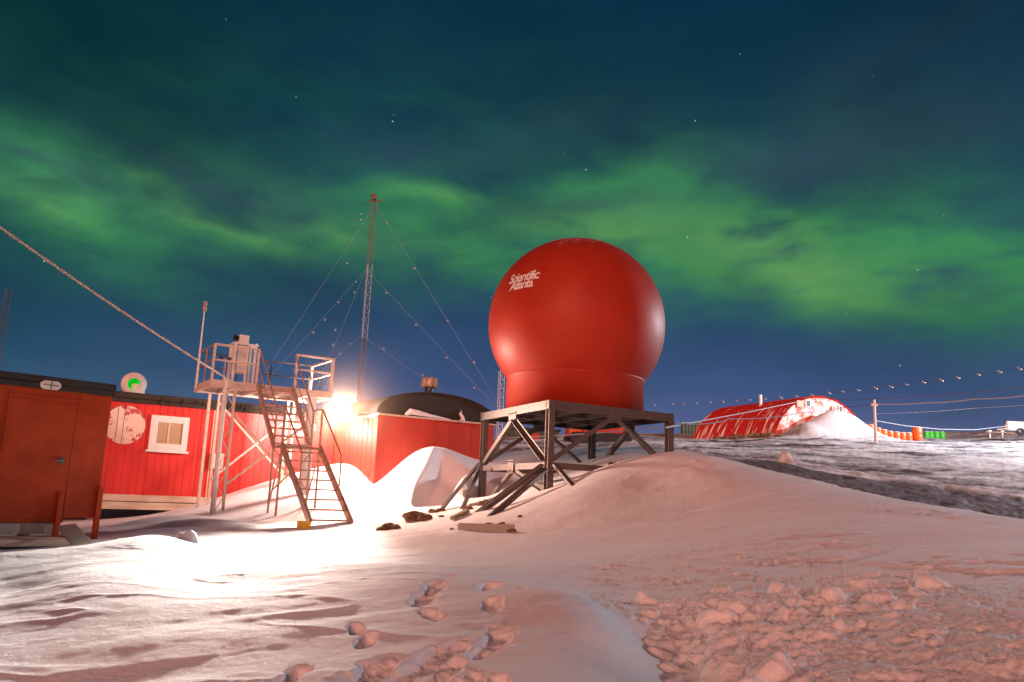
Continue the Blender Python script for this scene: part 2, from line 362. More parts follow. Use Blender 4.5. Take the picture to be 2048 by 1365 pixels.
def vnoise(x, y, seed):
    xi = np.floor(x).astype(np.int64); yi = np.floor(y).astype(np.int64); fx = x-xi; fy = y-yi
    fx = fx*fx*(3-2*fx); fy = fy*fy*(3-2*fy)
    def h(a, b):
        n = (a*374761393 + b*668265263 + seed*974711) & 0x7fffffff; n = ((n ^ (n >> 13))*1274126177) & 0x7fffffff
        return ((n ^ (n >> 16)) & 0xffff)/65535.0
    return (h(xi,yi)*(1-fx)+h(xi+1,yi)*fx)*(1-fy)+(h(xi,yi+1)*(1-fx)+h(xi+1,yi+1)*fx)*fy
def fbm(x, y, seed, o=4, g=.5):
    t = 0; a = 1; s = 0
    for i in range(o): t = t + a*(vnoise(x*2**i, y*2**i, seed+i)-.5); s += a; a *= g
    return t/s
def smst(e0, e1, x): t = np.clip((x-e0)/(e1-e0), 0, 1); return t*t*(3-2*t)
def ground_pt(px, py, Y): p = P(px, py, Y); return p.x, p.y
# lumps of broken snow (lower right) and footprints (centre foreground)
lumps = []
for _ in range(2300):
    px = rng.uniform(1180, 2250); py = 1238+190*rng.uniform()**.8
    edge = 1190 + max(0, (1400-px))*.25
    dens = math.exp(-((px-1500)/380)**2)*.7 + .15
    if px < 1260 + (py-1190)*.5 or rng.uniform() > dens: continue
    if px > 1500 and py > 1385-(px-1500)*.32+30: continue       # smooth near mound, lower right
    z = .35; p = onz(px, py, z)
    rr = rng.choice([.03,.05,.08,.13,.22], p=[.40,.31,.19,.09,.01])*rng.uniform(.7,1.3)
    lumps.append((p.x, p.y, rr, rr*rng.uniform(.30,.60), rng.uniform(.6,1.6), rng.uniform(0,3.14)))
for _ in range(380):                                            # trampled strip right of crest
    px = rng.uniform(1180, 1700); py = rng.uniform(1180, 1262); p = onz(px, py, .42); rr = rng.uniform(.012,.045)
    lumps.append((p.x, p.y, rr, rr*.55, 1.4, rng.uniform(0,3.14)))
prints = []
for (px, py, s) in [(845,1225,1.0),(870,1212,.9),(860,1245,.7),(975,1215,1.0),(985,1240,.8),(995,1275,1.1),(975,1290,.8),(745,1305,1.2),(760,1335,1.0),
                    (825,1305,1.3),(880,1290,1.2),(925,1335,1.2),(680,1345,1.0),(710,1255,.6),(735,1268,.6),(925,1168,.7),(965,1172,.6),(895,1195,.5),(590,1300,.7),(650,1365,.9),(800,1325,.8),(860,1320,.9),(900,1305,.8),(780,1350,1.0),(950,1365,1.0),(1000,1330,.6),(1040,1225,.4),(690,1320,.5)]:
    p = onz(px, py, .56); prints.append((p.x, p.y, .13*s, .125*s))
def height(x, y):
    shp = x.shape; x = x.ravel(); y = y.ravel(); z = np.empty_like(x)
    for i in range(0, len(x), 40000):
        z[i:i+40000] = kern(warp(x[i:i+40000], y[i:i+40000]), KW)@WT + WC
    r = np.sqrt(x*x+y*y); az = np.degrees(np.arctan2(x, y))
    near = smst(60, 20, r)
    # sastrugi streaks: long axis roughly lower left to upper right
    ca, sa = math.cos(R(62)), math.sin(R(62)); u = x*sa+y*ca; v = x*ca-y*sa
    leftm = smst(4, -1.5, x - (y-6)*.12)*smst(13.5, 9.5, r)
    z += leftm*(.075*fbm(u*.26, v*.6, 3, 3)+.012*fbm(u*1.4, v*2.2, 8, 4))
    st = np.clip(fbm(u*.55+3, v*2.1, 21, 3)+.06, 0, 1); z -= leftm*.06*st
    z += near*(.06*fbm(u*.35, v*.9, 5, 3)+.010*fbm(x*5, y*5, 9, 3))
    rs = smst(.5, 4.5, x)*smst(7.5, 9.5, y)*smst(22, 15, y); z += rs*(.05*fbm(u*.5, v*2.0, 31, 4))
    rg = np.clip(.10-np.abs(fbm(x*.55-y*.10, y*1.25+x*.12, 35, 4)), 0, .1)/.1; z += rs*.035*rg**2*smst(0.35, .6, vnoise(x*.45, y*.6, 36)) + leftm*.010*rg**2
    # yard roughness
    yd = np.exp(-(((x+3)/5)**2+((y-15.5)/3.5)**2)); z += yd*.05*fbm(x*2.2, y*2.2, 12, 4)
    # rocky field
    rk = rockmask(x, y); z += rk*(.30*fbm(x*.7, y*.7, 40, 5, .66)+.08*fbm(x*3, y*3, 44, 3)*smst(50, 20, r))
    far = smst(90, 220, r); z += far*3.0*fbm(x*.012, y*.012, 50, 4)
    # wind scoop in the drift at the barrel roofed hut
    pa_, pb_ = P(866, 894, 22.7), P(832, 995, 20.6); ev = Vector((pb_.x-pa_.x, pb_.y-pa_.y)).normalized(); m = np.nonzero((np.abs(x+1.6) < 3)&(np.abs(y-21.5) < 3))[0]
    if len(m):
        xx, yy = x[m], y[m]; wv = .12*fbm(xx*1.3, yy*1.3, 66, 3)
        e = -(xx-pa_.x)*ev.y+(yy-pa_.y)*ev.x + wv + .12*np.sin((yy-20)*1.8)          # distance to the right of the crest line
        z[m] += .22*np.exp(-(e/.16)**2)*smst(23.0,22.3,yy)*smst(20.2,21.3,yy)
        z[m] -= .62*smst(0,.22,e)*smst(1.15,.55,e)*smst(22.75,22.25,yy)*smst(19.6,20.6,yy)
        z[m] += .20*np.exp(-((e-1.15)/.22)**2)*smst(22.9,22.2,yy)*smst(20.6,21.3,yy)
        z[m] -= .45*smst(1.25,1.4,e)*smst(2.1,1.7,e)*smst(22.75,22.35,yy)*smst(20.2,21.0,yy)
    # drifts in the yard, plume on the left drift
    for (px, py, Y, R0, d) in [(330,1040,18.5,1.0,.16),(390,1062,17,.9,.12),(660,960,22.6,.7,.18),(380,1082,11.8,.12,.16),(1572,914,27,.25,.42),(1400,902,27,.2,.15),(1375,895,27,.2,.15),(1480,905,28,.2,.12)]:
        gx, gy = ground_pt(px, py, Y); z += d*np.exp(-(((x-gx)/R0)**2+((y-gy)/(R0*.8))**2)**1.5)
    # snow banked against the half-round shed
    gx, gy = SHED.pt(3.9, -1.0, 0).xy; du = (x-gx)*SHED.u.x+(y-gy)*SHED.u.y; dv = (x-gx)*SHED.n.x+(y-gy)*SHED.n.y
    z += 1.75*np.exp(-(np.abs((du-.2)/2.5)**2.4+np.abs(dv/1.7)**2))*(1+.12*fbm(x*.8, y*.8, 60, 4))
    du2 = du+3.0; dv2 = dv+.5; z += .55*np.exp(-((du2/.9)**2+(dv2/1.3)**2))
    # broken snow
    lift = np.zeros_like(z)
    for (lx, ly, lr, lh, el, an) in lumps:
        m = np.nonzero((np.abs(x-lx) < lr*1.7)&(np.abs(y-ly) < lr*1.7))[0]
        if len(m) == 0: continue
        dx = x[m]-lx; dy = y[m]-ly; a = dx*math.cos(an)+dy*math.sin(an); b = -dx*math.sin(an)+dy*math.cos(an)
        d = np.sqrt((a/el**.5)**2+(b*el**.5)**2)/lr
        wob = 1+.5*(vnoise(x[m]*9/ (lr*6+.4), y[m]*9/(lr*6+.4), 77)-.5); bump = np.clip(1-(d*wob)**4, 0, 1)**.7*(1+.6*(a/lr)*math.cos(lx*37)+.6*(b/lr)*math.sin(ly*41))*(.7+.6*vnoise(x[m]/lr*2.2, y[m]/lr*2.2, 78))
        lift[m] = np.maximum(lift[m], lh*bump)
    z += lift*(1+.4*fbm(x*9, y*9, 95, 4, .6))
    rub = smst(1.3, 2.0, x)*smst(9.2, 7.6, y)*smst(4.6, 5.2, y); z += rub*(.16*(.45-np.abs(fbm(x*1.9+.3*y, y*2.6, 92, 3)))*smst(7.4,6.2,y) + .075*(.5-np.abs(fbm(x*5.2, y*5.2, 90, 4, .62)))*2)
    tm = np.zeros_like(z)
    for (lx, ly, rx, ry) in prints:
        m = np.nonzero((np.abs(x-lx) < .5)&(np.abs(y-ly) < .7))[0]
        if len(m) == 0: continue
        an = math.sin(lx*91+ly*57)*.5; dx = x[m]-lx; dy = y[m]-ly; a = (dx*math.cos(an)+dy*math.sin(an))/(rx*.85); b = (-dx*math.sin(an)+dy*math.cos(an))/(ry*1.9)
        wob = .7*fbm(x[m]*8, y[m]*8, 71, 4); d = np.sqrt(a*a+b*b)+wob; waist = 1-.22*np.exp(-(b/.25)**2)
        tm[m] = np.maximum(tm[m], smst(1.35, .55, d/waist))
    m = np.nonzero(tm > .001)[0]
    if len(m):
        xx, yy = x[m], y[m]
        z[m] += tm[m]*(-.058+.055*fbm(xx*8, yy*8, 72, 4, .65)) + .012*tm[m]*(1-tm[m])*4*np.clip(fbm(xx*11, yy*11, 73, 3)+.25, 0, 1)
    return z.reshape(shp)
def rockmask(x, y):
    ridge = 16.8 - np.clip(x-4, 0, 12)*.28
    m = smst(0, 1.2, y-ridge-2.2)*smst(2.0, 6.0, x-(y-20)*.15)*smst(2.0, 4.5, x-(y-17)*.0)
    m2 = smst(31, 34, y)*smst(-3.2, -1.2, x)
    gx, gy = SHED.pt(3.9, -1.0, 0).xy; du = (x-gx)*SHED.u.x+(y-gy)*SHED.u.y; dv = (x-gx)*SHED.n.x+(y-gy)*SHED.n.y
    ex = np.exp(-((du/3.6)**4+(dv/2.6)**4)); ex2 = np.exp(-(((du+5.2)/1.3)**4+((dv-4)/5.5)**4))
    return np.clip(np.maximum(m, m2)-ex-ex2*.8, 0, 1)
SHED = Frame(P(1547, 870, 50), R(65))
# polar sheet centred below the eye, fine towards the view, out past the horizon
azf = np.radians(np.concatenate([np.linspace(-180, -40, 45)[:-1], np.linspace(-40, 40, 1120), np.linspace(40, 180, 45)[1:-1]]))
rf = np.concatenate([np.geomspace(.4, 4.2, 26)[:-1], np.geomspace(4.2, 13, 330)[:-1], np.geomspace(13, 34, 200)[:-1], np.geomspace(34, 110, 120)[:-1], np.geomspace(110, 900, 36)])
AA, RR = np.meshgrid(azf, rf); X = RR*np.sin(AA); Y = RR*np.cos(AA); Z = height(X, Y)
nr, na = X.shape
verts = np.stack([X, Y, Z], -1).reshape(-1, 3)
ctr = np.array([[0, 0, float(Z[0].mean())]]); verts = np.concatenate([verts, ctr])
i = np.arange(nr-1)[:,None]*na; j = np.arange(na)[None,:]; j2 = (j+1)%na
quads = np.stack([i+j, i+j2, i+na+j2, i+na+j], -1).reshape(-1, 4)[:, ::-1]
tris = np.stack([np.full(na, nr*na), np.arange(na), (np.arange(na)+1)%na], -1)[:, ::-1]
me = bpy.data.meshes.new('snow_ground')
me.vertices.add(len(verts)); me.vertices.foreach_set('co', verts.ravel())
lt = np.concatenate([quads.ravel(), tris.ravel()]); me.loops.add(len(lt)); me.loops.foreach_set('vertex_index', lt)
npoly = len(quads)+len(tris); me.polygons.add(npoly)
ls = np.concatenate([np.arange(len(quads))*4, len(quads)*4+np.arange(len(tris))*3]); me.polygons.foreach_set('loop_start', ls)
me.polygons.foreach_set('use_smooth', np.ones(npoly, bool)); me.update(calc_edges=True); me.validate()
at = me.attributes.new('rocky', 'FLOAT', 'POINT'); at.data.foreach_set('value', np.append(rockmask(X, Y).ravel(), 0).astype(np.float32))
gbx, gby = ground_pt(1800, 965, 22.5); an_ = R(-30); dx_ = X-gbx; dy_ = Y-gby; ua = dx_*math.cos(an_)+dy_*math.sin(an_); ub = -dx_*math.sin(an_)+dy_*math.cos(an_)
bare_ = .95*smst(1.15, .8, np.sqrt((ua/6.0)**2+(ub/3.2)**2)+.25*fbm(X*.5, Y*1.2, 88, 4))
at2 = me.attributes.new('bare', 'FLOAT', 'POINT'); at2.data.foreach_set('value', np.append(bare_.ravel(), 0).astype(np.float32))
ground = bpy.data.objects.new('snow_ground', me); col.objects.link(ground); ground['kind'] = 'structure'
gm_ = bpy.data.materials.new('snow_and_rock'); gm_.use_nodes = True; t = gm_.node_tree; b = t.nodes['Principled BSDF']
b.inputs['Roughness'].default_value = .75; b.inputs['Specular IOR Level'].default_value = .25
co = nd(t, 'ShaderNodeTexCoord'); atn = nd(t, 'ShaderNodeAttribute', attribute_name='rocky')
mpp = nd(t, 'ShaderNodeMapping'); mpp.inputs['Scale'].default_value = (.55,1.5,1); mpp.inputs['Rotation'].default_value = (0,0,R(-14)); t.links.new(co.outputs['Object'], mpp.inputs[0])
n1 = nd(t, 'ShaderNodeTexNoise', _Scale=.42, _Detail=10.0, _Roughness=.72); t.links.new(mpp.outputs[0], n1.inputs['Vector'])
th = nd(t, 'ShaderNodeMapRange'); th.inputs[1].default_value=.40; th.inputs[2].default_value=.56; t.links.new(n1.outputs['Fac'], th.inputs[0])
bare = nd(t, 'ShaderNodeAttribute', attribute_name='bare')
rockf = mth(t, 'MAXIMUM', mth(t, 'MULTIPLY', mth(t, 'SUBTRACT', 1.0, mth(t, 'MULTIPLY', th.outputs[0], .95)), atn.outputs['Fac']), bare.outputs['Fac'])
n2 = nd(t, 'ShaderNodeTexNoise', _Scale=5.0, _Detail=6.0); t.links.new(co.outputs['Object'], n2.inputs['Vector'])
rc = mixc(t, n2.outputs['Fac'], (.045,.038,.058), (.14,.10,.11))
n4 = nd(t, 'ShaderNodeTexNoise', _Scale=1.2, _Detail=5.0); t.links.new(co.outputs['Object'], n4.inputs['Vector'])
sn = mixc(t, n4.outputs['Fac'], (.76,.76,.79), (.86,.86,.87))
t.links.new(mixc(t, rockf, sn, rc), b.inputs['Base Color'])
n5 = nd(t, 'ShaderNodeTexNoise', _Scale=16.0, _Detail=6.0, _Roughness=.65); t.links.new(co.outputs['Object'], n5.inputs['Vector'])
bp = nd(t, 'ShaderNodeBump', _Strength=.6, _Distance=.03); t.links.new(n5.outputs['Fac'], bp.inputs['Height'])
n6 = nd(t, 'ShaderNodeTexNoise', _Scale=140.0, _Detail=2.0); t.links.new(co.outputs['Object'], n6.inputs['Vector'])
bp2 = nd(t, 'ShaderNodeBump', _Strength=.8, _Distance=.006); t.links.new(n6.outputs['Fac'], bp2.inputs['Height']); t.links.new(bp.outputs[0], bp2.inputs['Normal'])
t.links.new(bp2.outputs[0], b.inputs['Normal'])
me.materials.append(gm_)
def gz(x, y): return float(height(np.array([float(x)]), np.array([float(y)]))[0])

# ------------------------------------------------------------------ near hut (left)
def ribs(mb, fr, a0, a1, c0, c1, step, w=.03, d=.012, side=-1):
    a = a0+step
    while a < a1-.02:
        mb.fbox(fr, a-w/2, a+w/2, side*d, 0, c0, c1); a += step
a1r = F1.hit(211, 900)[0]; top1 = F1.hit(150, 773)[1]; bot1 = F1.hit(100, 1046)[1]; bot1b = F1.hit(150, 1036)[1]
t1 = thing('equipment_hut', F1.pt(0, 1, gz(*F1.pt(0,1,0).xy)), 'dark brownish red hut with black roof edge and closed door, nearest at the left', 'hut')
mb = MB(); aD = F1.hit(146, 900)[0]
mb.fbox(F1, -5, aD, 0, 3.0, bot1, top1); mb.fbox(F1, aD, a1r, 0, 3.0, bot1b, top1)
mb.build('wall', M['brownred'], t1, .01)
mb = MB(); mb.fbox(F1, -5.1, a1r+.03, -.05, 3.1, top1+.002, top1+.10); mb.fbox(F1, -5.1, a1r+.03, -.02, 0, top1-.10, top1); mb.build('roof', M['fascia'], t1, .01)
# door
dl, dt = F1.hit(25, 797); dr, _ = F1.hit(140, 920); db = F1.hit(100, 1040)[1]
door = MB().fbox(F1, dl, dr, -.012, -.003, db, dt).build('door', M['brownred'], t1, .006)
hx, hz = F1.hit(122, 922)
MB().fbox(F1, hx-.03, hx+.03, -.045, -.03, hz-.05, hz+.05).tube([F1.pt(hx,-.05,hz),F1.pt(hx,-.09,hz),F1.pt(hx-.13,-.09,hz)], .012).build('handle', M['steel'], door)
mb = MB()
mb.fbox(F1, dl-.05, dl-.002, -.016, 0, db, dt+.04); mb.fbox(F1, dr+.002, dr+.05, -.016, 0, db, dt+.04); mb.fbox(F1, dl-.05, dr+.05, -.016, 0, dt+.042, dt+.085); mb.build('door_frame', M['brownred'], t1, .004)
MB().fbox(F1, -5, dr-.01, -.018, -.003, hz+.03, hz+.055).build('rail', M['brownred'], t1)
lx, lz = F1.hit(100, 771)
lt_ = MB(); lt_.lathe([(0,-.09),(.03,-.085),(.05,-.06),(.055,0)], F1.pt(lx-.06,-.0,lz), -F1.n, 16); lt_.lathe([(0,.10),(.045,.09),(.06,.05),(.062,0)], F1.pt(lx-.07,0,lz), -F1.n, 20); lt_.lathe([(0,.10),(.045,.09),(.06,.05),(.062,0)], F1.pt(lx+.05,0,lz), -F1.n, 20)
bk = MB(); 
n = 24; o1 = [F1.pt(lx+(.075 if math.cos(2*math.pi*k/n)>0 else -.075)+.075*math.cos(2*math.pi*k/n), -.002, lz+.07*math.sin(2*math.pi*k/n)) for k in range(n)]
o2 = [p - F1.n*.05 for p in o1]; bk.poly(o1, o2); bl = bk.build('bulkhead_lamp', M['white'], t1, .01)
MB().fbox(F1, lx-.11, lx+.11, -.062, -.052, lz-.006, lz+.006).fbox(F1, lx-.006, lx+.006, -.064, -.052, lz-.06, lz+.06).build('guard', M['steel'], bl)
# posts below
for (pxx, y0) in ((120, 985), (199, 974)):
    a, c = F1.hit(pxx, y0); g = F1.pt(a, -.08, 0); b0 = gz(g.x, g.y)-.2
    MB().fbox(F1, a-.038, a+.038, -.09, -.012, b0, c).build('leg', M['brownred'], t1, .006)
for a in (-1.6, -3.6): 
    g = F1.pt(a, .3, 0); MB().fbox(F1, a-.1, a+.1, .2, .4, gz(g.x,g.y)-.2, bot1).build('leg', M['woodg'], t1, .006)
for a in (a1r-.2,): MB().fbox(F1, a-.08, a+.08, 2.5, 2.7, 0, bot1b).build('leg', M['woodg'], t1, .006)
# sill board beneath wall
MB().fbox(F1, -5, F1.hit(118,1050)[0], .03, .12, bot1-.17, bot1-.004).build('sill_board', M['woodg'], t1, .006)
# snow covered entrance step
sl = P(-60, 1085, 12.6); sr = P(118, 1073, 12.9)
s0 = F1.hit(-60, 1080)[0]; s1 = F1.hit(116, 1073)[0]; sz = F1.hit(60, 1076, -.3)[1]
st_ = MB().fbox(F1, s0-1, s1, -.75, -.14, sz-.10, sz).build('entrance_step', M['trim'], None, .03); tag(st_, 'low pale step board dusted with snow beneath the dark hut door', 'step')
# loose board leaning at the post
bd = MB().bar(P(133,1052,12.7), P(163,1088,11.9), .24, .04, ref=(.3,-.6,.75)).build('loose_board', M['woodg'], None, .006); tag(bd, 'grey board leaning against the post foot of the dark hut', 'board')

# ------------------------------------------------------------------ long red hut
t2 = thing('long_hut', F2.pt(0, 1, gz(*F2.pt(0,1,0).xy)), 'long bright red ribbed hut with one white framed window behind the stair tower', 'hut')
top2 = F2.hit(330, 812)[1]; bot2 = F2.hit(330, 992)[1]; a0 = -4.2
top2r = F2.hit(522, 811+10)[1]
mb = MB(); mb.fbox(F2, a0, aI-.02, 0, 3.2, bot2, top2); ribs(mb, F2, a0, aI-.02, bot2, top2, .19, .022, .010)
for a in (F2.hit(398,900)[0], F2.hit(412,900)[0]): mb.fbox(F2, a-.012, a+.012, -.02, 0, bot2, top2)
mb.build('wall', M['hutred'], t2)
mb = MB(); mb.fbox(F2, a0-.1, aI-.02, -.10, 3.3, top2+.12, top2+.27); mb.fbox(F2, a0-.1, aI-.02, -.05, 3.25, top2+.002, top2+.118); 
for k in range(26):
    a = a0 + rng.uniform(.2, 1)*(aI-a0); mb.fbox(F2, a-.02, a+.02, -.13, -.102, top2+.10-rng.uniform(0,.12), top2+.2)
mb.build('roof', M['fasciar'], t2, .01)
mb = MB(); mb.fbox(F2, a0, aI-.02, -.03, .1, bot2-.17, bot2-.002); mb.build('base_board', M['trim'], t2, .006)
mb = MB(); mb.fbox(F2, a0, aI-.02, -.06, .16, bot2-.38, bot2-.19); mb.build('floor_beam', M['trim'], t2, .01)
for a in (-3.5, -1.5, .6, 2.6): 
    g = F2.pt(a,.5,0); MB().fbox(F2, a-.12, a+.12, .35, .65, gz(g.x,g.y)-.4, bot2-.39).build('pillar', M['woodg'], t2)
# window
wa0, wz1 = F2.hit(303, 830); wa1, _ = F2.hit(379, 836); _, wz0 = F2.hit(340, 903)
ia0, iz1 = F2.hit(316, 845); ia1, iz0 = F2.hit(361, 890)
wf = MB(); 
wf.fbox(F2, wa0, ia0, -.07, .0, wz0, wz1); wf.fbox(F2, ia1, wa1, -.07, 0, wz0, wz1); wf.fbox(F2, ia0+.001, ia1-.001, -.068, 0, iz1, wz1-.002); wf.fbox(F2, ia0+.001, ia1-.001, -.068, 0, wz0+.002, iz0)
win = wf.build('window', M['white'], t2, .008)
MB().fbox(F2, wa0-.06, wa1+.06, -.11, -.072, wz0-.05, wz0+.01).build('sill', M['white'], win, .005)
MB().fbox(F2, ia0, ia1, -.03, -.012, iz0, iz1).build('pane', M['glass'], win)
mb = MB(); im = (ia0+ia1)/2; mb.fbox(F2, im-.05, im, -.045, -.032, iz0+.0, iz1); mb.build('curtain_edge', M['trim'], win)
# emblem disc
ex, ez = F2.hit(250, 850); er = .5
em = bpy.data.materials.new('flaking_emblem_paint'); em.use_nodes = True; t = em.node_tree; b = t.nodes['Principled BSDF']; b.inputs['Roughness'].default_value=.6
co = nd(t, 'ShaderNodeTexCoord'); n = nd(t, 'ShaderNodeTexNoise', _Scale=3.2, _Detail=8.0, _Roughness=.7); t.links.new(co.outputs['Object'], n.inputs['Vector'])
m_ = nd(t, 'ShaderNodeMapRange'); m_.inputs[1].default_value=.55; m_.inputs[2].default_value=.58; t.links.new(n.outputs['Fac'], m_.inputs[0])
n2_ = nd(t, 'ShaderNodeTexNoise', _Scale=9.0, _Detail=5.0); t.links.new(co.outputs['Object'], n2_.inputs['Vector'])
t.links.new(mixc(t, m_.outputs[0], mixc(t, n2_.outputs['Fac'], (.78,.70,.52), (.80,.50,.42)), (.50,.05,.05)), b.inputs['Base Color'])
eb = MB(); 
for (s0_, s1_) in ((-1, -.42), (-.39, -.10), (-.07, 1)):      # three strips between the wall ribs
    k = 18; xs = [s0_+(s1_-s0_)*q/k for q in range(k+1)]
    outl = [F2.pt(ex+x*er, -.016, ez-math.sqrt(max(0,1-x*x))*er*1.02) for x in xs]+[F2.pt(ex+x*er, -.016, ez+math.sqrt(max(0,1-x*x))*er*1.02) for x in xs[::-1]]
    eb.poly(outl, [p-F2.n*.008 for p in outl])
eb.build('emblem', em, t2)['label'] = 'flaking round white emblem with red marks'
# meter box, conduit
qa, qz = F2.hit(432, 922); MB().fbox(F2, qa-.18, qa+.16, -.17, -.012, qz-.22, qz+.2).build('meter_box', M['trim'], t2, .01)
qa, qz = F2.hit(412, 980); MB().tube([F2.pt(qa,-.05,bot2-.3),F2.pt(qa,-.05,top2)], .014).build('conduit', M['rope'], t2)
# green lit ventilation cowl on roof
vp = P(268, 769, 23.2); ax = (Vector((EYE.x+1.0, EYE.y, 1.2))-vp).normalized()
vt = thing('ventilation_cowl', Vector((vp.x, vp.y, top2+.27)), 'round grey roof cowl with a glowing green opening above the long red hut', 'vent')
MB().lathe([(.17,.05),(.30,.04),(.335,-.02),(.335,-.28),(.30,-.33),(0,-.34)], vp, ax, 40).build('drum', M['white'], vt)
MB().lathe([(.172,.05),(.15,-.0),(.12,-.12),(0,-.14)], vp, ax, 32).build('lens', M['lens'], vt)
MB().tube([Vector((vp.x,vp.y,top2+.2))-ax*.15+F2.u*.12, vp-ax*.15+F2.u*.12], .19, 20).build('neck', M['white'], vt)

# ------------------------------------------------------------------ barrel roofed hut
zb3 = 1.0
t3 = thing('barrel_roof_hut', F3.pt(W3/2, 2, 1.5), 'orange red hut with a black arched gable and roof stack behind the big drift', 'hut')
BD = 6.5
mb = MB(); mb.fbox(F3, 0, W3, 0, BD, zb3, eave3); 
for a in np.arange(.75, W3, .75): mb.fbox(F3, a-.006, a+.006, -.006, 0, zb3, eave3)
FL = Frame(C, AZ-R(90))   # left side wall: a runs away from camera
b = .32
while b < 3.04: mb.fbox(F3, -.008, 0, b-.01, b+.01, zb3, eave3); b += .32
mb.build('wall', M['shadered'], t3, 0)
# arch
NA = 28; ris = .72
arc = lambda q, b, off=0: F3.pt(W3/2 - (W3/2+.04+off)*math.cos(math.pi*q/NA), b, eave3+.04 + (ris+off)*math.sin(math.pi*q/NA)**.9)
MB().poly([arc(q, .03) for q in range(NA+1)], [arc(q, .10) for q in range(NA+1)]).build('gable', M['fascia'], t3)
rf_ = MB(); vs = []; fs = []
for q in range(NA+1): vs += [arc(q, -.03, .03), arc(q, BD+.1, .03), arc(q, -.03, 0), arc(q, BD+.1, 0)]
for q in range(NA): a = q*4; e = a+4; fs += [(a, e, e+1, a+1), (a+2, a+3, e+3, e+2), (a, a+2, e+2, e), (a+1, e+1, e+3, a+3)]
rf_.add(vs, fs, True); rf_.build('roof', M['fascia'], t3)
MB().fbox(F3, -.03, W3+.03, -.06, .03, eave3+.002, eave3+.05).build('ledge', M['cream'], t3, .006)
mb = MB(); mb.bar(F3.pt(-.04,-.04,eave3-.02), F3.pt(-.04,3,eave3-.02), .06, .08); mb.build('gutter', M['trim'], t3)
# snow on ledge, long sliver + lump
mb = MB(); sa, szz = F3.hit(826, 824)
mb.tube([F3.pt(sa-.25,-.02,eave3+.07),F3.pt(sa-.1,-.03,eave3+.17),F3.pt(sa+.1,-.03,eave3+.16),F3.pt(sa+.5,-.03,eave3+.11),F3.pt(sa+1.2,-.02,eave3+.06)], [.03,.09,.08,.05,.01], 10)
tag(mb.build('ledge_snow', M['snow'], None), 'sliver of snow lying on the ledge below the black arched gable', 'snow')
sa, szz = F3.hit(924, 832); mb = MB().tube([F3.pt(sa,-.02,eave3+.05),F3.pt(sa+.02,-.02,eave3+.14),F3.pt(sa-.06,0,eave3+.26),F3.pt(sa-.02,0,eave3+.36)], [.09,.05,.045,.015], 8)
tag(mb.build('hooked_snow_clump', M['snow'], None), 'small hooked clump of snow stuck to the black arched gable', 'snow')
# stack
sp = P(858, 790, 27.0); st3 = P(858, 757, 27.0); k = thing('roof_stack', Vector((sp.x, sp.y, sp.z-.25)), 'ribbed square brown ventilator head on a short neck above the arched roof', 'ventilator')
hb = P(858, 775, 27).z; ht = st3.z
MB().tube([Vector((sp.x, sp.y, sp.z-.3)), Vector((sp.x, sp.y, hb+.02))], .14, 16).build('neck', M['dark'], k)
mb = MB()
mb.lathe([(.0,0),(.21,0),(.25,.03),(.24,ht-hb-.03),(.2,ht-hb),(0,ht-hb)], (sp.x,sp.y,hb), n=16)
for q in range(10):
    an = 2*math.pi*q/10; d = Vector((math.cos(an), math.sin(an), 0)); mb.bar(Vector((sp.x,sp.y,hb-.02))+d*.26, Vector((sp.x,sp.y,ht+.01))+d*.235, .035, .05)
mb.build('head', M['rust'], k)
# floodlight on side wall
fl = F3.pt(-.34, 1.5, F3.hit(746,829)[1]-.02)
Lp = P(695, 824, 24.1); 
# keep the lamp a hand's breadth off the wall plane
dloc = Lp - F3.O; off = dloc.dot(F3.u)
OFF = .78; rd_ = ray(695, 822); tq = (F3.O - F3.u*OFF - EYE).dot(F3.u)/rd_.dot(F3.u); Lp = EYE + rd_*tq
print('lamp', Lp, 'offset', off, 'eave3', eave3, 'W3', W3, 'aI', aI)
k = thing('floodlight', Lp, 'blazing floodlight on the side wall between the two red huts', 'floodlight')
MB().lathe([(.13,.02),(.15,.0),(.15,-.10),(.07,-.16),(0,-.16)], Lp, (-.15,-.95,-.12), 24).build('housing', M['steel'], k)
MB().lathe([(.125,.012),(.07,.03),(0,.035)], Lp, (-.15,-.95,-.12), 24).build('lens', LAMPM, k)
MB().tube([Lp+F3.u*OFF, Lp+F3.u*.05+Vector((0,.1,0))], .02).build('arm', M['steel'], k)
tgt = P(520, 1085, 14.0)
point('floodlight_glow', Lp+Vector((-.12,-.34,.06)), (1,.74,.64), 900, .14)
spot('floodlight_flood', Lp+Vector((.0,-.32,.05)), (1.5, 12.5, .5), (1,.58,.43), 3600, 105, 1.0, .3)
spot('floodlight_beam', Lp+Vector((-.1,-.30,.0)), tgt, (1,.86,.76), 19000, 31, 1.0, .3)
spot('floodlight_beam', Lp+Vector((-.15,-.25,.0)), P(265, 1125, 9.6), (1,.86,.76), 40000, 21, 1.0, .3)
# second lamp behind the stairs
L2 = P(636, 853, 24.0); k = thing('wall_lamp', L2, 'smaller bright wall lamp seen through the tower just left of the floodlight', 'lamp')
dd = (L2-F2.O).dot(F2.n); L2 = L2 - F2.n*(dd+.22); k.location = L2
MB().fbox(Frame((L2.x,L2.y), AZ), -.13, .13, -.0, .2, L2.z-.1, L2.z+.1).build('housing', M['steel'], k)
MB().fbox(Frame((L2.x,L2.y), AZ), -.11, .11, -.02, -.003, L2.z-.085, L2.z+.085).build('lens', LAMPM, k)
point('wall_lamp_glow', L2-F2.n*.25, (1,.82,.74), 160, .10)

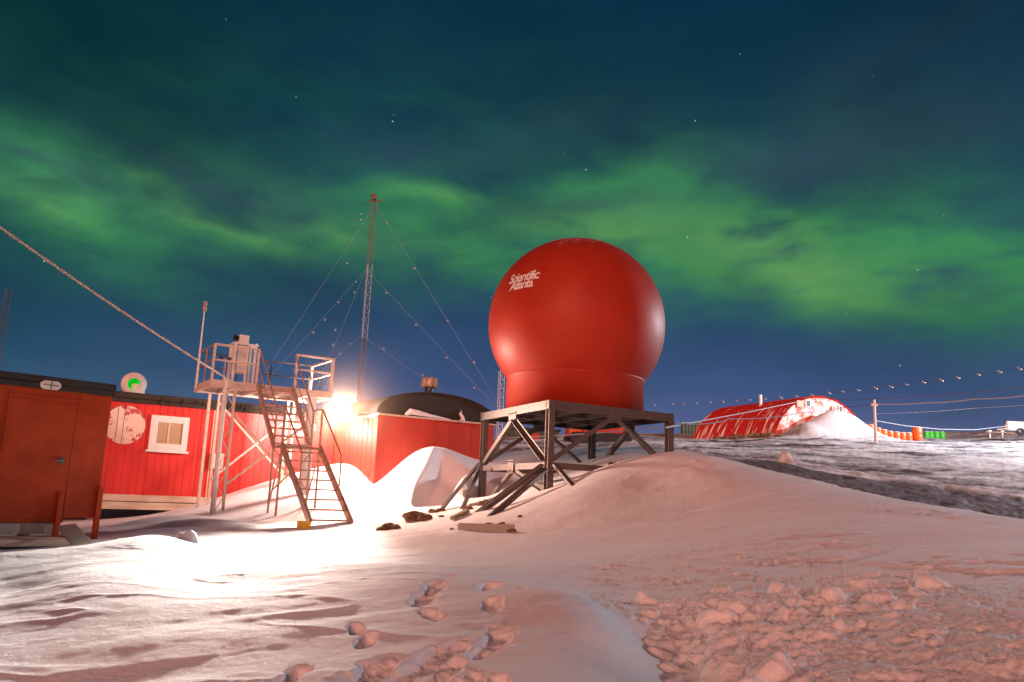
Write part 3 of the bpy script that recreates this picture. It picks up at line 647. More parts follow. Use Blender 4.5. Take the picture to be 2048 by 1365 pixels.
# ------------------------------------------------------------------ radome on its stand
rl = P(1154, 652, DC.y); RC = Vector((DC.x, DC.y, P(1154, 652, DC.y).z)); RS = 2.20*(DC.y/20.3)
side = (cN-cL).length; print('side', side, 'DC', DC, 'RC', RC, (cN-cR).length, gz(cN.x, cN.y), gz(cR.x,cR.y))
RCy = 141/FP*DC.y*.985
rd = thing('radome', Vector((RC.x, RC.y, zt)), 'large glossy red spherical radome on a drum base, standing on the steel frame', 'radome')
zj = RC.z - math.sqrt(RS*RS-RCy*RCy)
rm = bpy.data.materials.new('radome_paint'); rm.use_nodes = True; t = rm.node_tree; b = t.nodes['Principled BSDF']
b.inputs['Roughness'].default_value = .30; b.inputs['Specular IOR Level'].default_value=.22
geo = nd(t, 'ShaderNodeTexCoord'); s3 = nd(t, 'ShaderNodeSeparateXYZ'); t.links.new(geo.outputs['Object'], s3.inputs[0])
hh = mth(t, 'DIVIDE', mth(t, 'SUBTRACT', s3.outputs[2], RC.z-zt), RS)
ang = mth(t, 'ARCTAN2', s3.outputs[1], s3.outputs[0])
fr_ = mth(t, 'ABSOLUTE', mth(t, 'SUBTRACT', mth(t, 'FRACT', mth(t, 'ADD', mth(t, 'MULTIPLY', ang, 8/(2*math.pi)), .32)), .5))
seam = mth(t, 'MULTIPLY', mth(t, 'LESS_THAN', fr_, .0035), mth(t, 'LESS_THAN', hh, .12))
seam2 = mth(t, 'MULTIPLY', mth(t, 'LESS_THAN', mth(t, 'ABSOLUTE', mth(t, 'SUBTRACT', hh, .12)), .0025), 1.0)
sm_ = mth(t, 'MAXIMUM', seam, mth(t, 'MULTIPLY', seam2, .35))
nn = nd(t, 'ShaderNodeTexNoise', _Scale=1.6, _Detail=6.0, _Roughness=.65); t.links.new(geo.outputs['Object'], nn.inputs['Vector'])
base = mixc(t, nn.outputs['Fac'], (.29,.021,.007), (.42,.038,.013)); base = mixc(t, mth(t, 'MULTIPLY', sm_, .55), base, (.2,.01,.01))
n7 = nd(t, 'ShaderNodeTexNoise', _Scale=4.5, _Detail=9.0, _Roughness=.75); t.links.new(geo.outputs['Object'], n7.inputs['Vector'])
sm2 = nd(t, 'ShaderNodeMapRange'); sm2.inputs[1].default_value=1.26; sm2.inputs[2].default_value=1.38; t.links.new(mth(t, 'ADD', hh, mth(t, 'MULTIPLY', n7.outputs['Fac'], .85)), sm2.inputs[0])
base = mixc(t, mth(t, 'MULTIPLY', sm2.outputs[0], .55), base, (.5,.42,.45))
t.links.new(base, b.inputs['Base Color'])
rgh = nd(t, 'ShaderNodeMapRange'); rgh.inputs[3].default_value=.42; rgh.inputs[4].default_value=.62; t.links.new(nn.outputs['Fac'], rgh.inputs[0]); t.links.new(rgh.outputs[0], b.inputs['Roughness'])
bb = nd(t, 'ShaderNodeBump', _Strength=.25, _Distance=.01); t.links.new(mth(t, 'MULTIPLY', sm_, -1.0), bb.inputs['Height']); t.links.new(bb.outputs[0], b.inputs['Normal'])
la = -math.asin(math.sqrt(1-(RCy/RS)**2)); NP = 72
prof = [(max(0.0001, RS*math.cos(la+(math.pi/2-la)*q/NP)), RS*math.sin(la+(math.pi/2-la)*q/NP)) for q in range(NP+1)]
sph = MB().lathe(prof, RC, n=128).build('dome', rm, rd)
MB().lathe([(RCy-.12, 0), (RCy-.012,0),(RCy-.012, zj-zt-.02),(RCy+.012, zj-zt-.0),(RCy-.05,zj-zt+.02)], (RC.x,RC.y,zt+.01), n=128).build('drum', rm, rd)
# lettering wrapped on the sphere
lonc = math.atan2(EYE.y-RC.y, EYE.x-RC.x)   # direction towards the camera
def dirang(px, py):
    d = ray(px, py); o = EYE-RC; bq = d.dot(o); cq = o.dot(o)-RS*RS; tt = -bq-math.sqrt(max(0,bq*bq-cq)); p = EYE+d*tt-RC
    return math.atan2(p.y, p.x), math.asin(p.z/RS)
def lettering(txt, pxc0, pyc0, pxc1, pyc1, name):
    fc = bpy.data.curves.new('t', 'FONT'); fc.body = txt; fc.size = 1; fc.offset = .022; fc.resolution_u = 4; fc.space_character = .86
    fo = bpy.data.objects.new('t', fc); col.objects.link(fo); dg = bpy.context.evaluated_depsgraph_get(); dg.update()
    m0 = bpy.data.meshes.new_from_object(fo.evaluated_get(dg)); bpy.data.objects.remove(fo)
    import bmesh
    bm = bmesh.new(); bm.from_mesh(m0); bmesh.ops.triangulate(bm, faces=bm.faces[:])
    for _ in range(2): bmesh.ops.subdivide_edges(bm, edges=[e for e in bm.edges if e.calc_length() > .12], cuts=1)
    bmesh.ops.triangulate(bm, faces=bm.faces[:])
    xs = [v.co.x for v in bm.verts]; x0, x1 = min(xs), max(xs)
    l0, b0 = dirang(pxc0, pyc0); l1, b1 = dirang(pxc1, pyc1); k = (l1-l0)/(x1-x0)
    vs = []
    ks = abs(k)*math.cos(b0)*1.0
    for v in bm.verts:
        f = (v.co.x-x0)/(x1-x0); lon = l0+(l1-l0)*f; lat = b0+(b1-b0)*f + v.co.y*ks*1.12
        d = Vector((math.cos(lat)*math.cos(lon), math.cos(lat)*math.sin(lon), math.sin(lat))); vs.append(RC+d*(RS+.008))
    o = MB(); o.add(vs, [tuple(v.index for v in f.verts) for f in bm.faces]); bm.free(); bpy.data.meshes.remove(m0)
    return o.build(name, M['white'], rd)
lettering('Scientific', 1018, 569, 1078, 557, 'lettering')['label'] = 'pale lettering reading Scientific'
lettering('Atlanta', 1019, 583, 1066, 573, 'lettering')['label'] = 'pale lettering reading Atlanta'

sd = thing('steel_stand', Vector((DC.x, DC.y, gz(DC.x, DC.y))), 'grey galvanised steel frame with diagonal braces and props carrying the red radome', 'stand')
inN = (DC-cN).normalized()
cs = {'N': cN, 'L': cL, 'R': cR, 'B': cB}
def inset(p, d=.08): v = (DC-p); v.z = 0; return p + v.normalized()*d
cs = {k: inset(v) for k, v in cs.items()}
mb = MB(); z2 = zt-.20
for k_ in 'NLRB':
    p = cs[k_]; mb = MB(); ux = (cR-cN).normalized(); uy = (cL-cN).normalized()
    g0 = gz(p.x, p.y)-.35
    q0, q1 = Vector((p.x,p.y,g0)), Vector((p.x,p.y,zt-.012))
    for s_ in (-1,1): mb.bar(q0+uy*.075*s_, q1+uy*.075*s_, .15, .016, ref=uy); 
    mb.bar(q0, q1, .016, .134, ref=uy)
    mb.build('leg', M['steel'], sd)
zmid = {}
zm = P(1097, 925, cN.y).z; print('zm', zm)
edges = [('L','N'),('N','R'),('R','B'),('B','L')]
for (a, c_) in edges:
    pa, pc = cs[a], cs[c_]; d = (pc-pa).normalized(); out = Vector((d.y,-d.x,0)); out = out if out.dot(pa-DC) > 0 else -out
    mb = MB(); h = .19
    for z0_ in (zt-.01, zt-h): mb.bar(Vector((pa.x,pa.y,z0_))-d*.1+out*.02, Vector((pc.x,pc.y,z0_))+d*.1+out*.02, .10, .014)
    mb.bar(Vector((pa.x,pa.y,zt-h/2-.003))-d*.09+out*.062, Vector((pc.x,pc.y,zt-h/2-.003))+d*.09+out*.062, .014, h-.02)
    mb.build('top_beam', M['steel'], sd)
    mb = MB(); mb.bar(Vector((pa.x,pa.y,zm)), Vector((pc.x,pc.y,zm)), .09, .012); mb.bar(Vector((pa.x,pa.y,zm-.07))+out*.04, Vector((pc.x,pc.y,zm-.07))+out*.04, .012, .13); mb.build('middle_beam', M['steel'], sd)
    mid = (pa+pc)/2; mt = Vector((mid.x, mid.y, zt-.28))+out*.045
    for e in (pa, pc):
        MB().angle(mt + (e-mid).normalized()*.09, Vector((e.x,e.y,zm+.08))+(mid-e).normalized()*.08+out*.045, .11).build('brace', M['steel'], sd)
        ge = gz(e.x, e.y); lo = Vector((e.x, e.y, max(ge-.05, zm-1.05)))+(mid-e).normalized()*.05+out*.03
        if zm-.1-lo.z > .15: MB().angle(Vector((mid.x,mid.y,zm-.1))+out*.03, lo, .09).build('brace', M['steel'], sd)
    # gusset plates
    fG = Frame((mid+out*.07), math.atan2(d.x, d.y))
    for (w_, z0_, z1_) in ((.2, zt-.36, zt-.12), (.16, zm-.22, zm+.1)):
        mb = MB(); mb.fbox(fG, -w_, w_, -.008, .008, z0_, z1_)
        for q in range(12):
            mb.lathe([(.014,-.004),(.014,.014),(0,.016)], fG.pt((-.85+1.7*(q%6)/5)*w_, 0.0, z0_+.04+(z1_-z0_-.08)*(q//6))+out*.008, out, 8, mi=1)
        mb.build('gusset', [M['steel'], M['dark']], sd)
# deck of stand
mb = MB(); ctrz = zt-.006
pts = [cs['N']*.985+DC*.015, cs['R']*.985+DC*.015, cs['B']*.985+DC*.015, cs['L']*.985+DC*.015]
mb.poly([Vector((p.x,p.y,zt-.045)) for p in pts], [Vector((p.x,p.y,zt-.02)) for p in pts])
mb.build('deck_plate', M['steel'], sd)
mb = MB()
for f in (.25,.5,.75):
    mb.bar(Vector((*(cs['L']*(1-f)+cs['B']*f).xy, zt-.12)), Vector((*(cs['N']*(1-f)+cs['R']*f).xy, zt-.12)), .08, .14)
for f in (.33,.66): mb.bar(Vector((*(cs['L']*(1-f)+cs['N']*f).xy, zt-.13)), Vector((*(cs['B']*(1-f)+cs['R']*f).xy, zt-.13)), .08, .12)
mb.build('joists', M['steel'], sd)
# props down to the snow
for (p0, p1, wd) in [((958,928,20.9),(874,1018,18.6),.07),((960,938,20.9),(921,1030,18.5),.08),((1085,930,17.9),(948,1000,17.4),.15),((1092,938,17.9),(972,1036,16.1),.12),((1110,930,17.9),(1150,995,16.5),.1)]:
    q0 = P(*p0); q1 = P(*p1); q1.z = gz(q1.x, q1.y)-.06
    MB().bar(q0, q1, wd, .05, ref=(0,0,1)).bar(q0-Vector((0,0,.03)), q1-Vector((0,0,.03)), .02, wd).build('prop', M['steel'], sd)

# ------------------------------------------------------------------ stair tower
tt_ = thing('stair_tower', Vector((FT_p.x, FT_p.y, .9)), 'pale steel observation platform with railings and two steep stair flights', 'tower')
aL = FT.hit(421, 760)[0]; aR = FT.hit(665, 786)[0]
bk_ = onz(394, 780, DZ-.1); bB = max(.9, min(2.2, (bk_-FT.O).dot(FT.n))); print('tower aL aR bB DZ', aL, aR, bB, DZ)
sA0, sA1 = FT.hit(514, 770)[0], FT.hit(586, 775)[0]; 
mb = MB(); n = 9
for q in range(n):
    b0 = .04+(bB-.08)*q/n; mb.fbox(FT, aL+.03, aR-.03, b0, b0+(bB-.08)/n*.66, DZ-.035, DZ)
mb.build('deck', M['cream'], tt_)
mb = MB()
for (x0,x1,y0,y1) in ((aL,aR,0,.045),(aL,aR,bB-.045,bB),(aL,aL+.045,.05,bB-.05),(aR-.045,aR,.05,bB-.05)): mb.fbox(FT, x0, x1, y0, y1, DZ-.17, DZ+.012)
for f in (.2,.4,.6,.8): a = aL+(aR-aL)*f; mb.fbox(FT, a-.025, a+.025, .05, bB-.05, DZ-.15, DZ-.04)
mb.build('deck_frame', M['cream'], tt_)
def rail(name, pts, hgt=.88, mid=.5, m='cream', r=.028):
    for p in pts: MB().bar(p, p+Vector((0,0,hgt)), r*1.9).build('rail_post', M[m], tt_)
    for nm_, h_, rr_ in (('top_rail', hgt, r*1.8), ('middle_rail', mid, r*1.5)):
        mb = MB()
        for p, q in zip(pts, pts[1:]):
            e_ = (q-p).normalized()*rr_*.45; mb.bar(p-e_+Vector((0,0,h_)), q+e_+Vector((0,0,h_)), rr_)
        mb.build(nm_, M[m], tt_)
rail('railing', [FT.pt(aL+.03,.02,DZ), FT.pt(sA0-.02,.02,DZ)])
rail('railing', [FT.pt(sA1+.05,.02,DZ), FT.pt(aR-.03,.02,DZ)])
rail('railing', [FT.pt(aR-.03,.10,DZ), FT.pt(aR-.03,bB-.03,DZ)])
rail('railing', [FT.pt(aL+.03,bB-.03,DZ), FT.pt(aL+(aR-aL)*.33,bB-.03,DZ), FT.pt(aL+(aR-aL)*.62,bB-.03,DZ), FT.pt(aR-.09,bB-.03,DZ)], m='steel', r=.016)
rail('railing', [FT.pt(aL+.03,.10,DZ), FT.pt(aL+.03,bB*.5,DZ), FT.pt(aL+.03,bB-.08,DZ)], m='rust', r=.018)
# legs
def leg(a, b, w=.08, m='cream'):
    g = FT.pt(a,b,0); MB().bar(FT.pt(a,b,gz(g.x,g.y)-.2), FT.pt(a,b,DZ-.17), w).build('leg', M[m], tt_)
la_ = FT.hit(441, 880)[0]; lb_ = FT.hit(463, 880)[0]; lr_ = FT.hit(611, 860)[0]; lr2 = FT.hit(627, 850)[0]
g = FT.pt(la_,.05,0); MB().tube([FT.pt(la_,.05,gz(g.x,g.y)-.2), FT.pt(la_,.05,DZ+.05)], .06, 14).build('drain_pipe', M['white'], tt_)
leg(lb_-.02, .06, .06); leg(lb_-.02, bB-.1, .06, 'cream'); leg(la_+.0, bB-.1, .07, 'cream')
leg(lr_, bB-.1, .07); leg(lr2-.05, .12, .19, 'white'); leg(lr2-.03, bB-.1, .07)
mb = MB(); c = DZ-.3; 
while c > 1.2:
    mb.bar(FT.pt(la_+.06,.06,c), FT.pt(lb_-.04,.06,c-.28), .02); mb.bar(FT.pt(lb_-.04,.06,c-.28), FT.pt(la_+.06,.06,c-.56), .02); c -= .56
mb.build('lattice', M['cream'], tt_)
zb = 1.25
for (p, q) in [((lb_,.1,DZ-.75),(lr2-.05,.12,zb+.25)), ((lb_,.13,zb+.35),(lr2-.05,.16,DZ-.8)), ((lb_,bB-.1,DZ-.4),(lr2,bB-.1,zb+.5)), ((lb_,bB-.14,zb+.5),(lr2,bB-.14,DZ-.5))]:
    MB().bar(FT.pt(*p), FT.pt(*q), .05).build('brace', M['cream'], tt_)
# flights
s1_, s2_ = 1.35, 1.95; zL = P(592, 893, 19.4).z; aC = FT.hit(550,773)[0]
# lower flight foot
ft_ = P(662, 1052, 17.55); d_ = ft_-FT.O; sF = -d_.dot(FT.n); aF = d_.dot(FT.u); gF = gz(ft_.x, ft_.y); print('stairs sF aF zL gF', sF, aF, zL, gF)
hw = .45
aTop = (sA0+sA1)/2; aLan = FT.hit(592, 893, -1.6)[0]; print('aTop', aTop, 'aLan', aLan)
def flight(a0_, s0_, z0_, a1_, s1v, z1_, ns, m):
    for sd_ in (-hw, hw):
        MB().bar(FT.pt(a0_+sd_,-s0_,z0_), FT.pt(a1_+sd_,-s1v,z1_), .055, .16, ref=FT.n).build('stringer', M['rust'], tt_)
    for q in range(ns):
        f = (q+.7)/ns; p = FT.pt(a0_+(a1_-a0_)*f, -(s0_+(s1v-s0_)*f), z0_+(z1_-z0_)*f)
        fr = Frame(p, AZ); MB().fbox(fr, -hw+.025, hw-.025, -.10, .10, p.z-.018, p.z+.014).build('tread', M[m], tt_)
flight(aTop, .0, DZ, aLan, s1_, zL, 8, 'rust'); flight(aLan, s2_, zL, aF, sF, gF+.02, 8, 'rust')
MB().fbox(FT, aLan-hw-.03, aLan+hw+.03, -s2_, -s1_, zL-.06, zL).build('landing', M['rust'], tt_)
for (da, s_) in ((-hw,s1_),(hw,s1_),(-hw,s2_),(hw,s2_)):
    g = FT.pt(aLan+da,-s_,0); MB().bar(FT.pt(aLan+da,-s_,gz(g.x,g.y)-.1), FT.pt(aLan+da,-s_,zL+(.9)), .04).build('landing_post', M['rust'], tt_)
for da in (-hw, hw):
    MB().bar(FT.pt(aLan+da,-s1_,gz(*FT.pt(aLan+da,-s1_,0).xy)+.1), FT.pt(aLan+da,-s2_,zL-.1), .03).build('brace', M['rust'], tt_)
MB().bar(FT.pt(aLan-hw,-s1_-.1,zL-.1), FT.pt(aLan+hw,-s1_-.1,gz(*FT.pt(aLan+hw,-s1_,0).xy)+.3), .03).bar(FT.pt(aLan+hw,-s1_-.13,zL-.1), FT.pt(aLan-hw,-s1_-.13,gz(*FT.pt(aLan+hw,-s1_,0).xy)+.3), .03).build('brace', M['rust'], tt_)
for da in (-hw, hw):                                              # handrails
    MB().bar(FT.pt(aTop+da,0,DZ+.85), FT.pt(aLan+da,-s1_,zL+.88), .028).bar(FT.pt(aTop+da,0,DZ+.42), FT.pt(aLan+da,-s1_,zL+.45), .02).build('handrail', M['rust'], tt_)
    MB().bar(FT.pt(aLan+da,-s1_,zL+.9), FT.pt(aLan+da,-s2_,zL+.9), .028).build('handrail', M['rust'], tt_)
    f = .62; e = (aLan+(aF-aLan)*f+da, -(s2_+(sF-s2_)*f), zL+(gF-zL)*f)
    MB().bar(FT.pt(aLan+da,-s2_,zL+.9), FT.pt(e[0],e[1],e[2]+.82), .028).bar(FT.pt(e[0],e[1],e[2]+.82), FT.pt(*e), .028).build('handrail', M['rust'], tt_)
# yellow block at stair foot
p = P(607, 1066, 17.0); fb = Frame(p, AZ); g = gz(p.x, p.y)
tag(MB().fbox(fb, -.12, .10, -.1, .1, g-.06, g+.14).build('yellow_block', M['yellow'], None, .012), 'small yellow block in the snow at the foot of the stairs', 'block')
# instrument cabinet on deck
ca0, _ = FT.hit(464, 740, .45); ca1, _ = FT.hit(505, 740, .45); b0, b1 = .35, .35+.42
k = thing('instrument_shelter', FT.pt((ca0+ca1)/2, .5, DZ), 'white legged instrument cabinet standing on the tower platform', 'cabinet')
ztop = FT.hit(485, 690, .35)[1]
for (a, b) in ((ca0,b0),(ca1,b0),(ca0,b1),(ca1,b1)): MB().fbox(FT, a-.03, a+.03, b-.03, b+.03, DZ, ztop).build('leg', M['white'], k)
mb = MB(); zl = DZ+(ztop-DZ)*.30; mb.fbox(FT, ca0+.032, ca1-.14, b0+.03, b1-.03, zl, ztop-.005)
for q in range(9): z_ = zl+.05+(ztop-zl-.12)*q/9; mb.fbox(FT, ca0+.05, ca1-.16, b0+.012, b0+.03, z_, z_+.03)
mb.build('louvred_box', M['white'], k); MB().fbox(FT, ca0-.06, ca1+.06, b0-.06, b1+.06, ztop, ztop+.04).build('lid', M['white'], k, .006)
MB().fbox(FT, ca0+.28, ca0+.33, b0-.035, b0-.0, DZ+.02, ztop-.02).build('upright', M['white'], k)
hx0 = FT.hit(480, 690, .4)[0]; k2 = thing('camera_housing', FT.pt(hx0+.1, .55, ztop+.04), 'white boxy camera with a black lens on top of the instrument cabinet', 'camera')
MB().fbox(FT, hx0-.02, hx0+.22, .40, .70, ztop+.042, ztop+.27).build('body', M['white'], k2, .012)
MB().tube([FT.pt(hx0-.02,.52,ztop+.18),FT.pt(hx0-.14,.50,ztop+.19)], .065, 16).build('lens', M['dark'], k2)
# small anemometer
aa = FT.hit(449, 740, .4)[0]; k = thing('cup_anemometer', FT.pt(aa,.4,DZ), 'small white cup anemometer on a short post beside the cabinet', 'anemometer')
MB().tube([FT.pt(aa,.4,DZ), FT.pt(aa,.4,DZ+.62)], .025).build('post', M['white'], k)
mb = MB()
for q in range(3):
    an = q*2.1+.4; e = FT.pt(aa+.12*math.cos(an), .4+.12*math.sin(an), DZ+.63); mb.bar(FT.pt(aa,.4,DZ+.63), e, .012); mb.lathe([(0,-.03),(.03,-.02),(.042,.02)], e, (math.sin(an),math.cos(an),0), 12)
mb.build('cups', M['steel'], k)
# whip mast with sensor
bq = bB-.05; k0 = FT.pt(aL-.05, bB*.75, 0); pb = P(405, 705, k0.y); pt_ = P(419, 622, k0.y)
k = thing('sensor_mast', Vector((k0.x,k0.y,DZ-.1)), 'thin white mast with a rusty sensor head at the platform corner', 'mast')
MB().tube([Vector((k0.x,k0.y,DZ-.1)), Vector((k0.x,k0.y,pt_.z))], [.035,.016], 8).build('pole', M['white'], k)
MB().lathe([(0,-.02),(.05,0),(.055,.10),(.03,.13),(.05,.16),(.05,.24),(0,.26)], (k0.x,k0.y,pt_.z), n=14).build('sensor', M['rust'], k)
# long rope guy going up and left, towards and past the camera's left
pA = FT.pt(FT.hit(470, 770)[0], -.03, DZ-.05); pB = P(0, 445, 12.5); dirv = (pB-pA); pC = pA+dirv*1.35
pts = [pA+(pC-pA)*(q/24)-Vector((0,0,.10*math.sin(math.pi*q/24))) for q in range(25)]
k = thing('guy_rope', pA, 'thick frosted rope stretched from the tower platform up to the left', 'rope')
MB().tube([p for q in range(24) for p in (pts[q], pts[q]*.55+pts[q+1]*.45, pts[q]*.5+pts[q+1]*.5)]+[pts[24]], [.027,.027,.020]*24+[.027], 8).build('rope', M['rope'], k)

# ------------------------------------------------------------------ lattice masts
def lattice(base, top, wd, secs, name, label, parts_group=None, seg=.55, r=.012):
    k = thing(name, base, label, 'mast', None); H = top.z-base.z; ax = (top-base)
    corners = [Vector((math.cos(a), math.sin(a), 0))*wd*.577 for a in (R(20), R(140), R(260))]
    for (f0, f1, m) in secs:
        mb = MB(); n = max(1, int(H*(f1-f0)/seg))
        for c_ in corners: mb.tube([base+ax*f0+c_, base+ax*f1+c_], r, 5)
        for q in range(n):
            fa = f0+(f1-f0)*q/n; fb_ = f0+(f1-f0)*(q+1)/n
            for i_ in range(3):
                mb.tube([base+ax*fa+corners[i_], base+ax*fb_+corners[(i_+1)%3]], r*.6, 4, False); mb.tube([base+ax*fa+corners[i_], base+ax*fa+corners[(i_+1)%3]], r*.6, 4, False)
        mb.build('section', M[m], k)
    return k
mt0 = P(748, 400, 36); mb0 = Vector((mt0.x, mt0.y, 1.2))
zz = lambda py, px=730: (P(px, py, 36).z-1.2)/(mt0.z-1.2)
f1_, f2_ = zz(675, 722), zz(528, 736)
k = lattice(mb0, mt0, .26, [(0,f1_,'aerialred'),(f1_,f2_,'wire'),(f2_,1,'aerialred')], 'radio_mast', 'tall guyed lattice mast in red and white bands behind the huts')
mb = MB(); 
for q in range(3): an = R(20+120*q); mb.bar(mt0-Vector((0,0,.1)), mt0+Vector((math.cos(an)*.4, math.sin(an)*.4, .05)), .05)
mb.lathe([(.12,0),(.12,.25),(0,.3)], mt0, n=8); mb.build('top_bracket', M['aerialred'], k)
def gz_b(p): return Vector((p.x, p.y, p.z))
guys = [((747,415),36,(560,700),30,[(723,428),(722,440),(694,527)]), ((732,540),36,(585,705),28,[(712,564),(677,605),(650,640),(627,665)]), ((730,545),36,(640,760),28,[(709,585),(671,660),(666,690)]),
        ((722,672),36,(640,745),30,[(700,688),(680,708)]), ((724,672),36,(975,845),33,[(767,698),(845,750),(915,798)]), ((735,542),36,(998,820),33,[(773,586),(832,650),(893,716),(948,776)]), ((748,402),36,(1010,830),33,[(773,446),(829,537),(895,642),(948,725)])]
for (a, Ya, b_, Yb, dots) in guys:
    p0, p1 = P(a[0], a[1], Ya), P(b_[0], b_[1], Yb)
    g = MB().tube([p0, p0+(p1-p0)*1.25], .005, 4, False).build('guy_wire', M['wire'], k)
    for (dx, dy) in dots:
        f = (dx-a[0])/(b_[0]-a[0]); p = P(dx, dy, 1/((1-f)/Ya+f/Yb)); dn = (p1-p0).normalized()
        MB().lathe([(0,-.07),(.032,-.05),(.036,.05),(0,.07)], p, dn, 8).build('insulator', M['insul'], g)
lt0 = P(17, 578, 34); lattice(Vector((lt0.x,lt0.y,1)), lt0, .24, [(0,.62,'drum'),(.62,1,'steel')], 'left_radio_mast'.replace('left_',''), 'dark lattice mast cut off at the left edge above the nearest hut')
r0 = P(1003, 742, 38); lattice(Vector((r0.x,r0.y,2)), r0, .28, [(0,1,'white')], 'radio_mast', 'white lattice mast peeping out behind the left side of the radome drum', seg=.4)

# ------------------------------------------------------------------ half-round shed
SB = P(1547, 870, 50).z; zA = P(1634, 794, 51.8).z; SWd = SHED.hit(1740, 865)[0]; print('shed width', SWd, 'SB', SB, 'zA', zA)
SL = 8.0; RI = zA-SB+.9; sb0 = SB-.9
t5 = thing('half_round_shed', SHED.pt(SWd/2, SL/2, SB-.3), 'red corrugated half round shed with snow banked over its pale end wall', 'shed')
NQ = 40
def sarc(q, b, off=0): return SHED.pt(SWd/2-(SWd/2+off)*math.cos(math.pi*q/NQ), b, sb0+(RI+off)*math.sin(math.pi*q/NQ))
vs = []; fs = []; nb = 150
for j_ in range(nb+1):
    of = .05*math.cos(2*math.pi*j_/6)
    for q in range(NQ+1): vs.append(sarc(q, SL*j_/nb, of))
for j_ in range(nb):
    for q in range(NQ): a = j_*(NQ+1)+q; fs.append((a, a+NQ+1, a+NQ+2, a+1))
ro = MB(); ro.add(vs, fs, True)
snr = bpy.data.materials.new('red_sheet_with_snow_streaks'); snr.use_nodes = True; t = snr.node_tree; b = t.nodes['Principled BSDF']; b.inputs['Roughness'].default_value=.5
g_ = nd(t, 'ShaderNodeTexCoord'); rx = nd(t, 'ShaderNodeVectorRotate', rotation_type='Z_AXIS'); rx.inputs['Angle'].default_value = -(math.atan2(SHED.n.y, SHED.n.x)); t.links.new(g_.outputs['Object'], rx.inputs[0])
mp_ = nd(t, 'ShaderNodeMapping'); mp_.inputs['Scale'].default_value = (5.5,.25,.30); t.links.new(rx.outputs[0], mp_.inputs[0])
nz = nd(t, 'ShaderNodeTexNoise', _Scale=1.8, _Detail=4.0, _Roughness=.6); t.links.new(mp_.outputs[0], nz.inputs['Vector'])
s6 = nd(t, 'ShaderNodeSeparateXYZ'); t.links.new(g_.outputs['Object'], s6.inputs[0])
thr = mth(t, 'ADD', nz.outputs['Fac'], mth(t, 'MULTIPLY', s6.outputs[2], -.035))
m7 = nd(t, 'ShaderNodeMapRange'); m7.inputs[1].default_value=.53; m7.inputs[2].default_value=.57; t.links.new(thr, m7.inputs[0])
t.links.new(mixc(t, m7.outputs[0], (.52,.022,.015), (.78,.76,.76)), b.inputs['Base Color'])
ro.build('roof', snr, t5)
gmat = bpy.data.materials.new('frosted_end_wall'); gmat.use_nodes = True; t = gmat.node_tree; b = t.nodes['Principled BSDF']; b.inputs['Roughness'].default_value=.7
g_ = nd(t, 'ShaderNodeTexCoord'); nz = nd(t, 'ShaderNodeTexNoise', _Scale=1.5, _Detail=8.0, _Roughness=.75); t.links.new(g_.outputs['Object'], nz.inputs['Vector'])
m7 = nd(t, 'ShaderNodeMapRange'); m7.inputs[1].default_value=.42; m7.inputs[2].default_value=.56; t.links.new(nz.outputs['Fac'], m7.inputs[0])
t.links.new(mixc(t, m7.outputs[0], (.6,.10,.04), (.8,.78,.77)), b.inputs['Base Color'])
MB().poly([sarc(q, .05, -.07) for q in range(NQ+1)], [sarc(q, .2, -.07) for q in range(NQ+1)]).build('end_wall', gmat, t5)
MB().poly([sarc(q, SL-.2, -.07) for q in range(NQ+1)], [sarc(q, SL-.05, -.07) for q in range(NQ+1)]).build('end_wall', M['red'], t5)
for (px, py, px1, py1, m) in [(1612,801,1620,814,'glass'),(1678,813,1684,826,'glass')]:
    a0_, c1_ = SHED.hit(px, py); a1_, c0_ = SHED.hit(px1, py1); wn_ = MB().fbox(SHED, a0_-.05, a1_+.05, -.03, .045, c0_-.05, c1_+.05).build('window', M['white'], t5); MB().fbox(SHED, a0_, a1_, -.04, -.032, c0_, c1_).build('pane', M['drum'], wn_)
for (px, py, px1, py1) in [(1593,801,1606,816),(1662,812,1671,827)]:
    a0_, c1_ = SHED.hit(px, py); a1_, c0_ = SHED.hit(px1, py1); MB().fbox(SHED, a0_, a1_, -.06, .045, c0_, c1_).build('shutter', M['orange'], t5)
cp_ = P(1521, 810, 54); MB().tube([Vector((cp_.x,cp_.y,cp_.z-1.0)), Vector((cp_.x,cp_.y,P(1521,790,54).z))], .11, 10).build('flue', M['white'], t5)

# rubble stones along the shed
def rock(px, py, Y, s, label, i, flat=.6, m='rock', group='stones lying in the snow'):
    import mathutils
    p = P(px, py, Y); g = gz(p.x, p.y); vs = []; fs = []; n = 14; h = 9
    for a in range(h+1):
        for b_ in range(n):
            th_ = math.pi*a/h; ph = 2*math.pi*b_/n; d = Vector((math.sin(th_)*math.cos(ph), math.sin(th_)*math.sin(ph), math.cos(th_)))
            rr = 1+.55*mathutils.noise.noise(d*1.4+Vector((i*3.1,0,0)))+.2*mathutils.noise.noise(d*3.5+Vector((i*1.7,5,0)))
            vs.append(Vector((p.x,p.y,g+s*.15))+Vector((d.x*s*rr*1.25, d.y*s*rr, d.z*s*rr*flat)))
    for a in range(h):
        for b_ in range(n): fs.append((a*n+b_, (a+1)*n+b_, (a+1)*n+(b_+1)%n, a*n+(b_+1)%n))
    o = MB(); o.add(vs, fs); ob = o.build('stone', M[m], None); tag(ob, label, 'stone', group); return ob
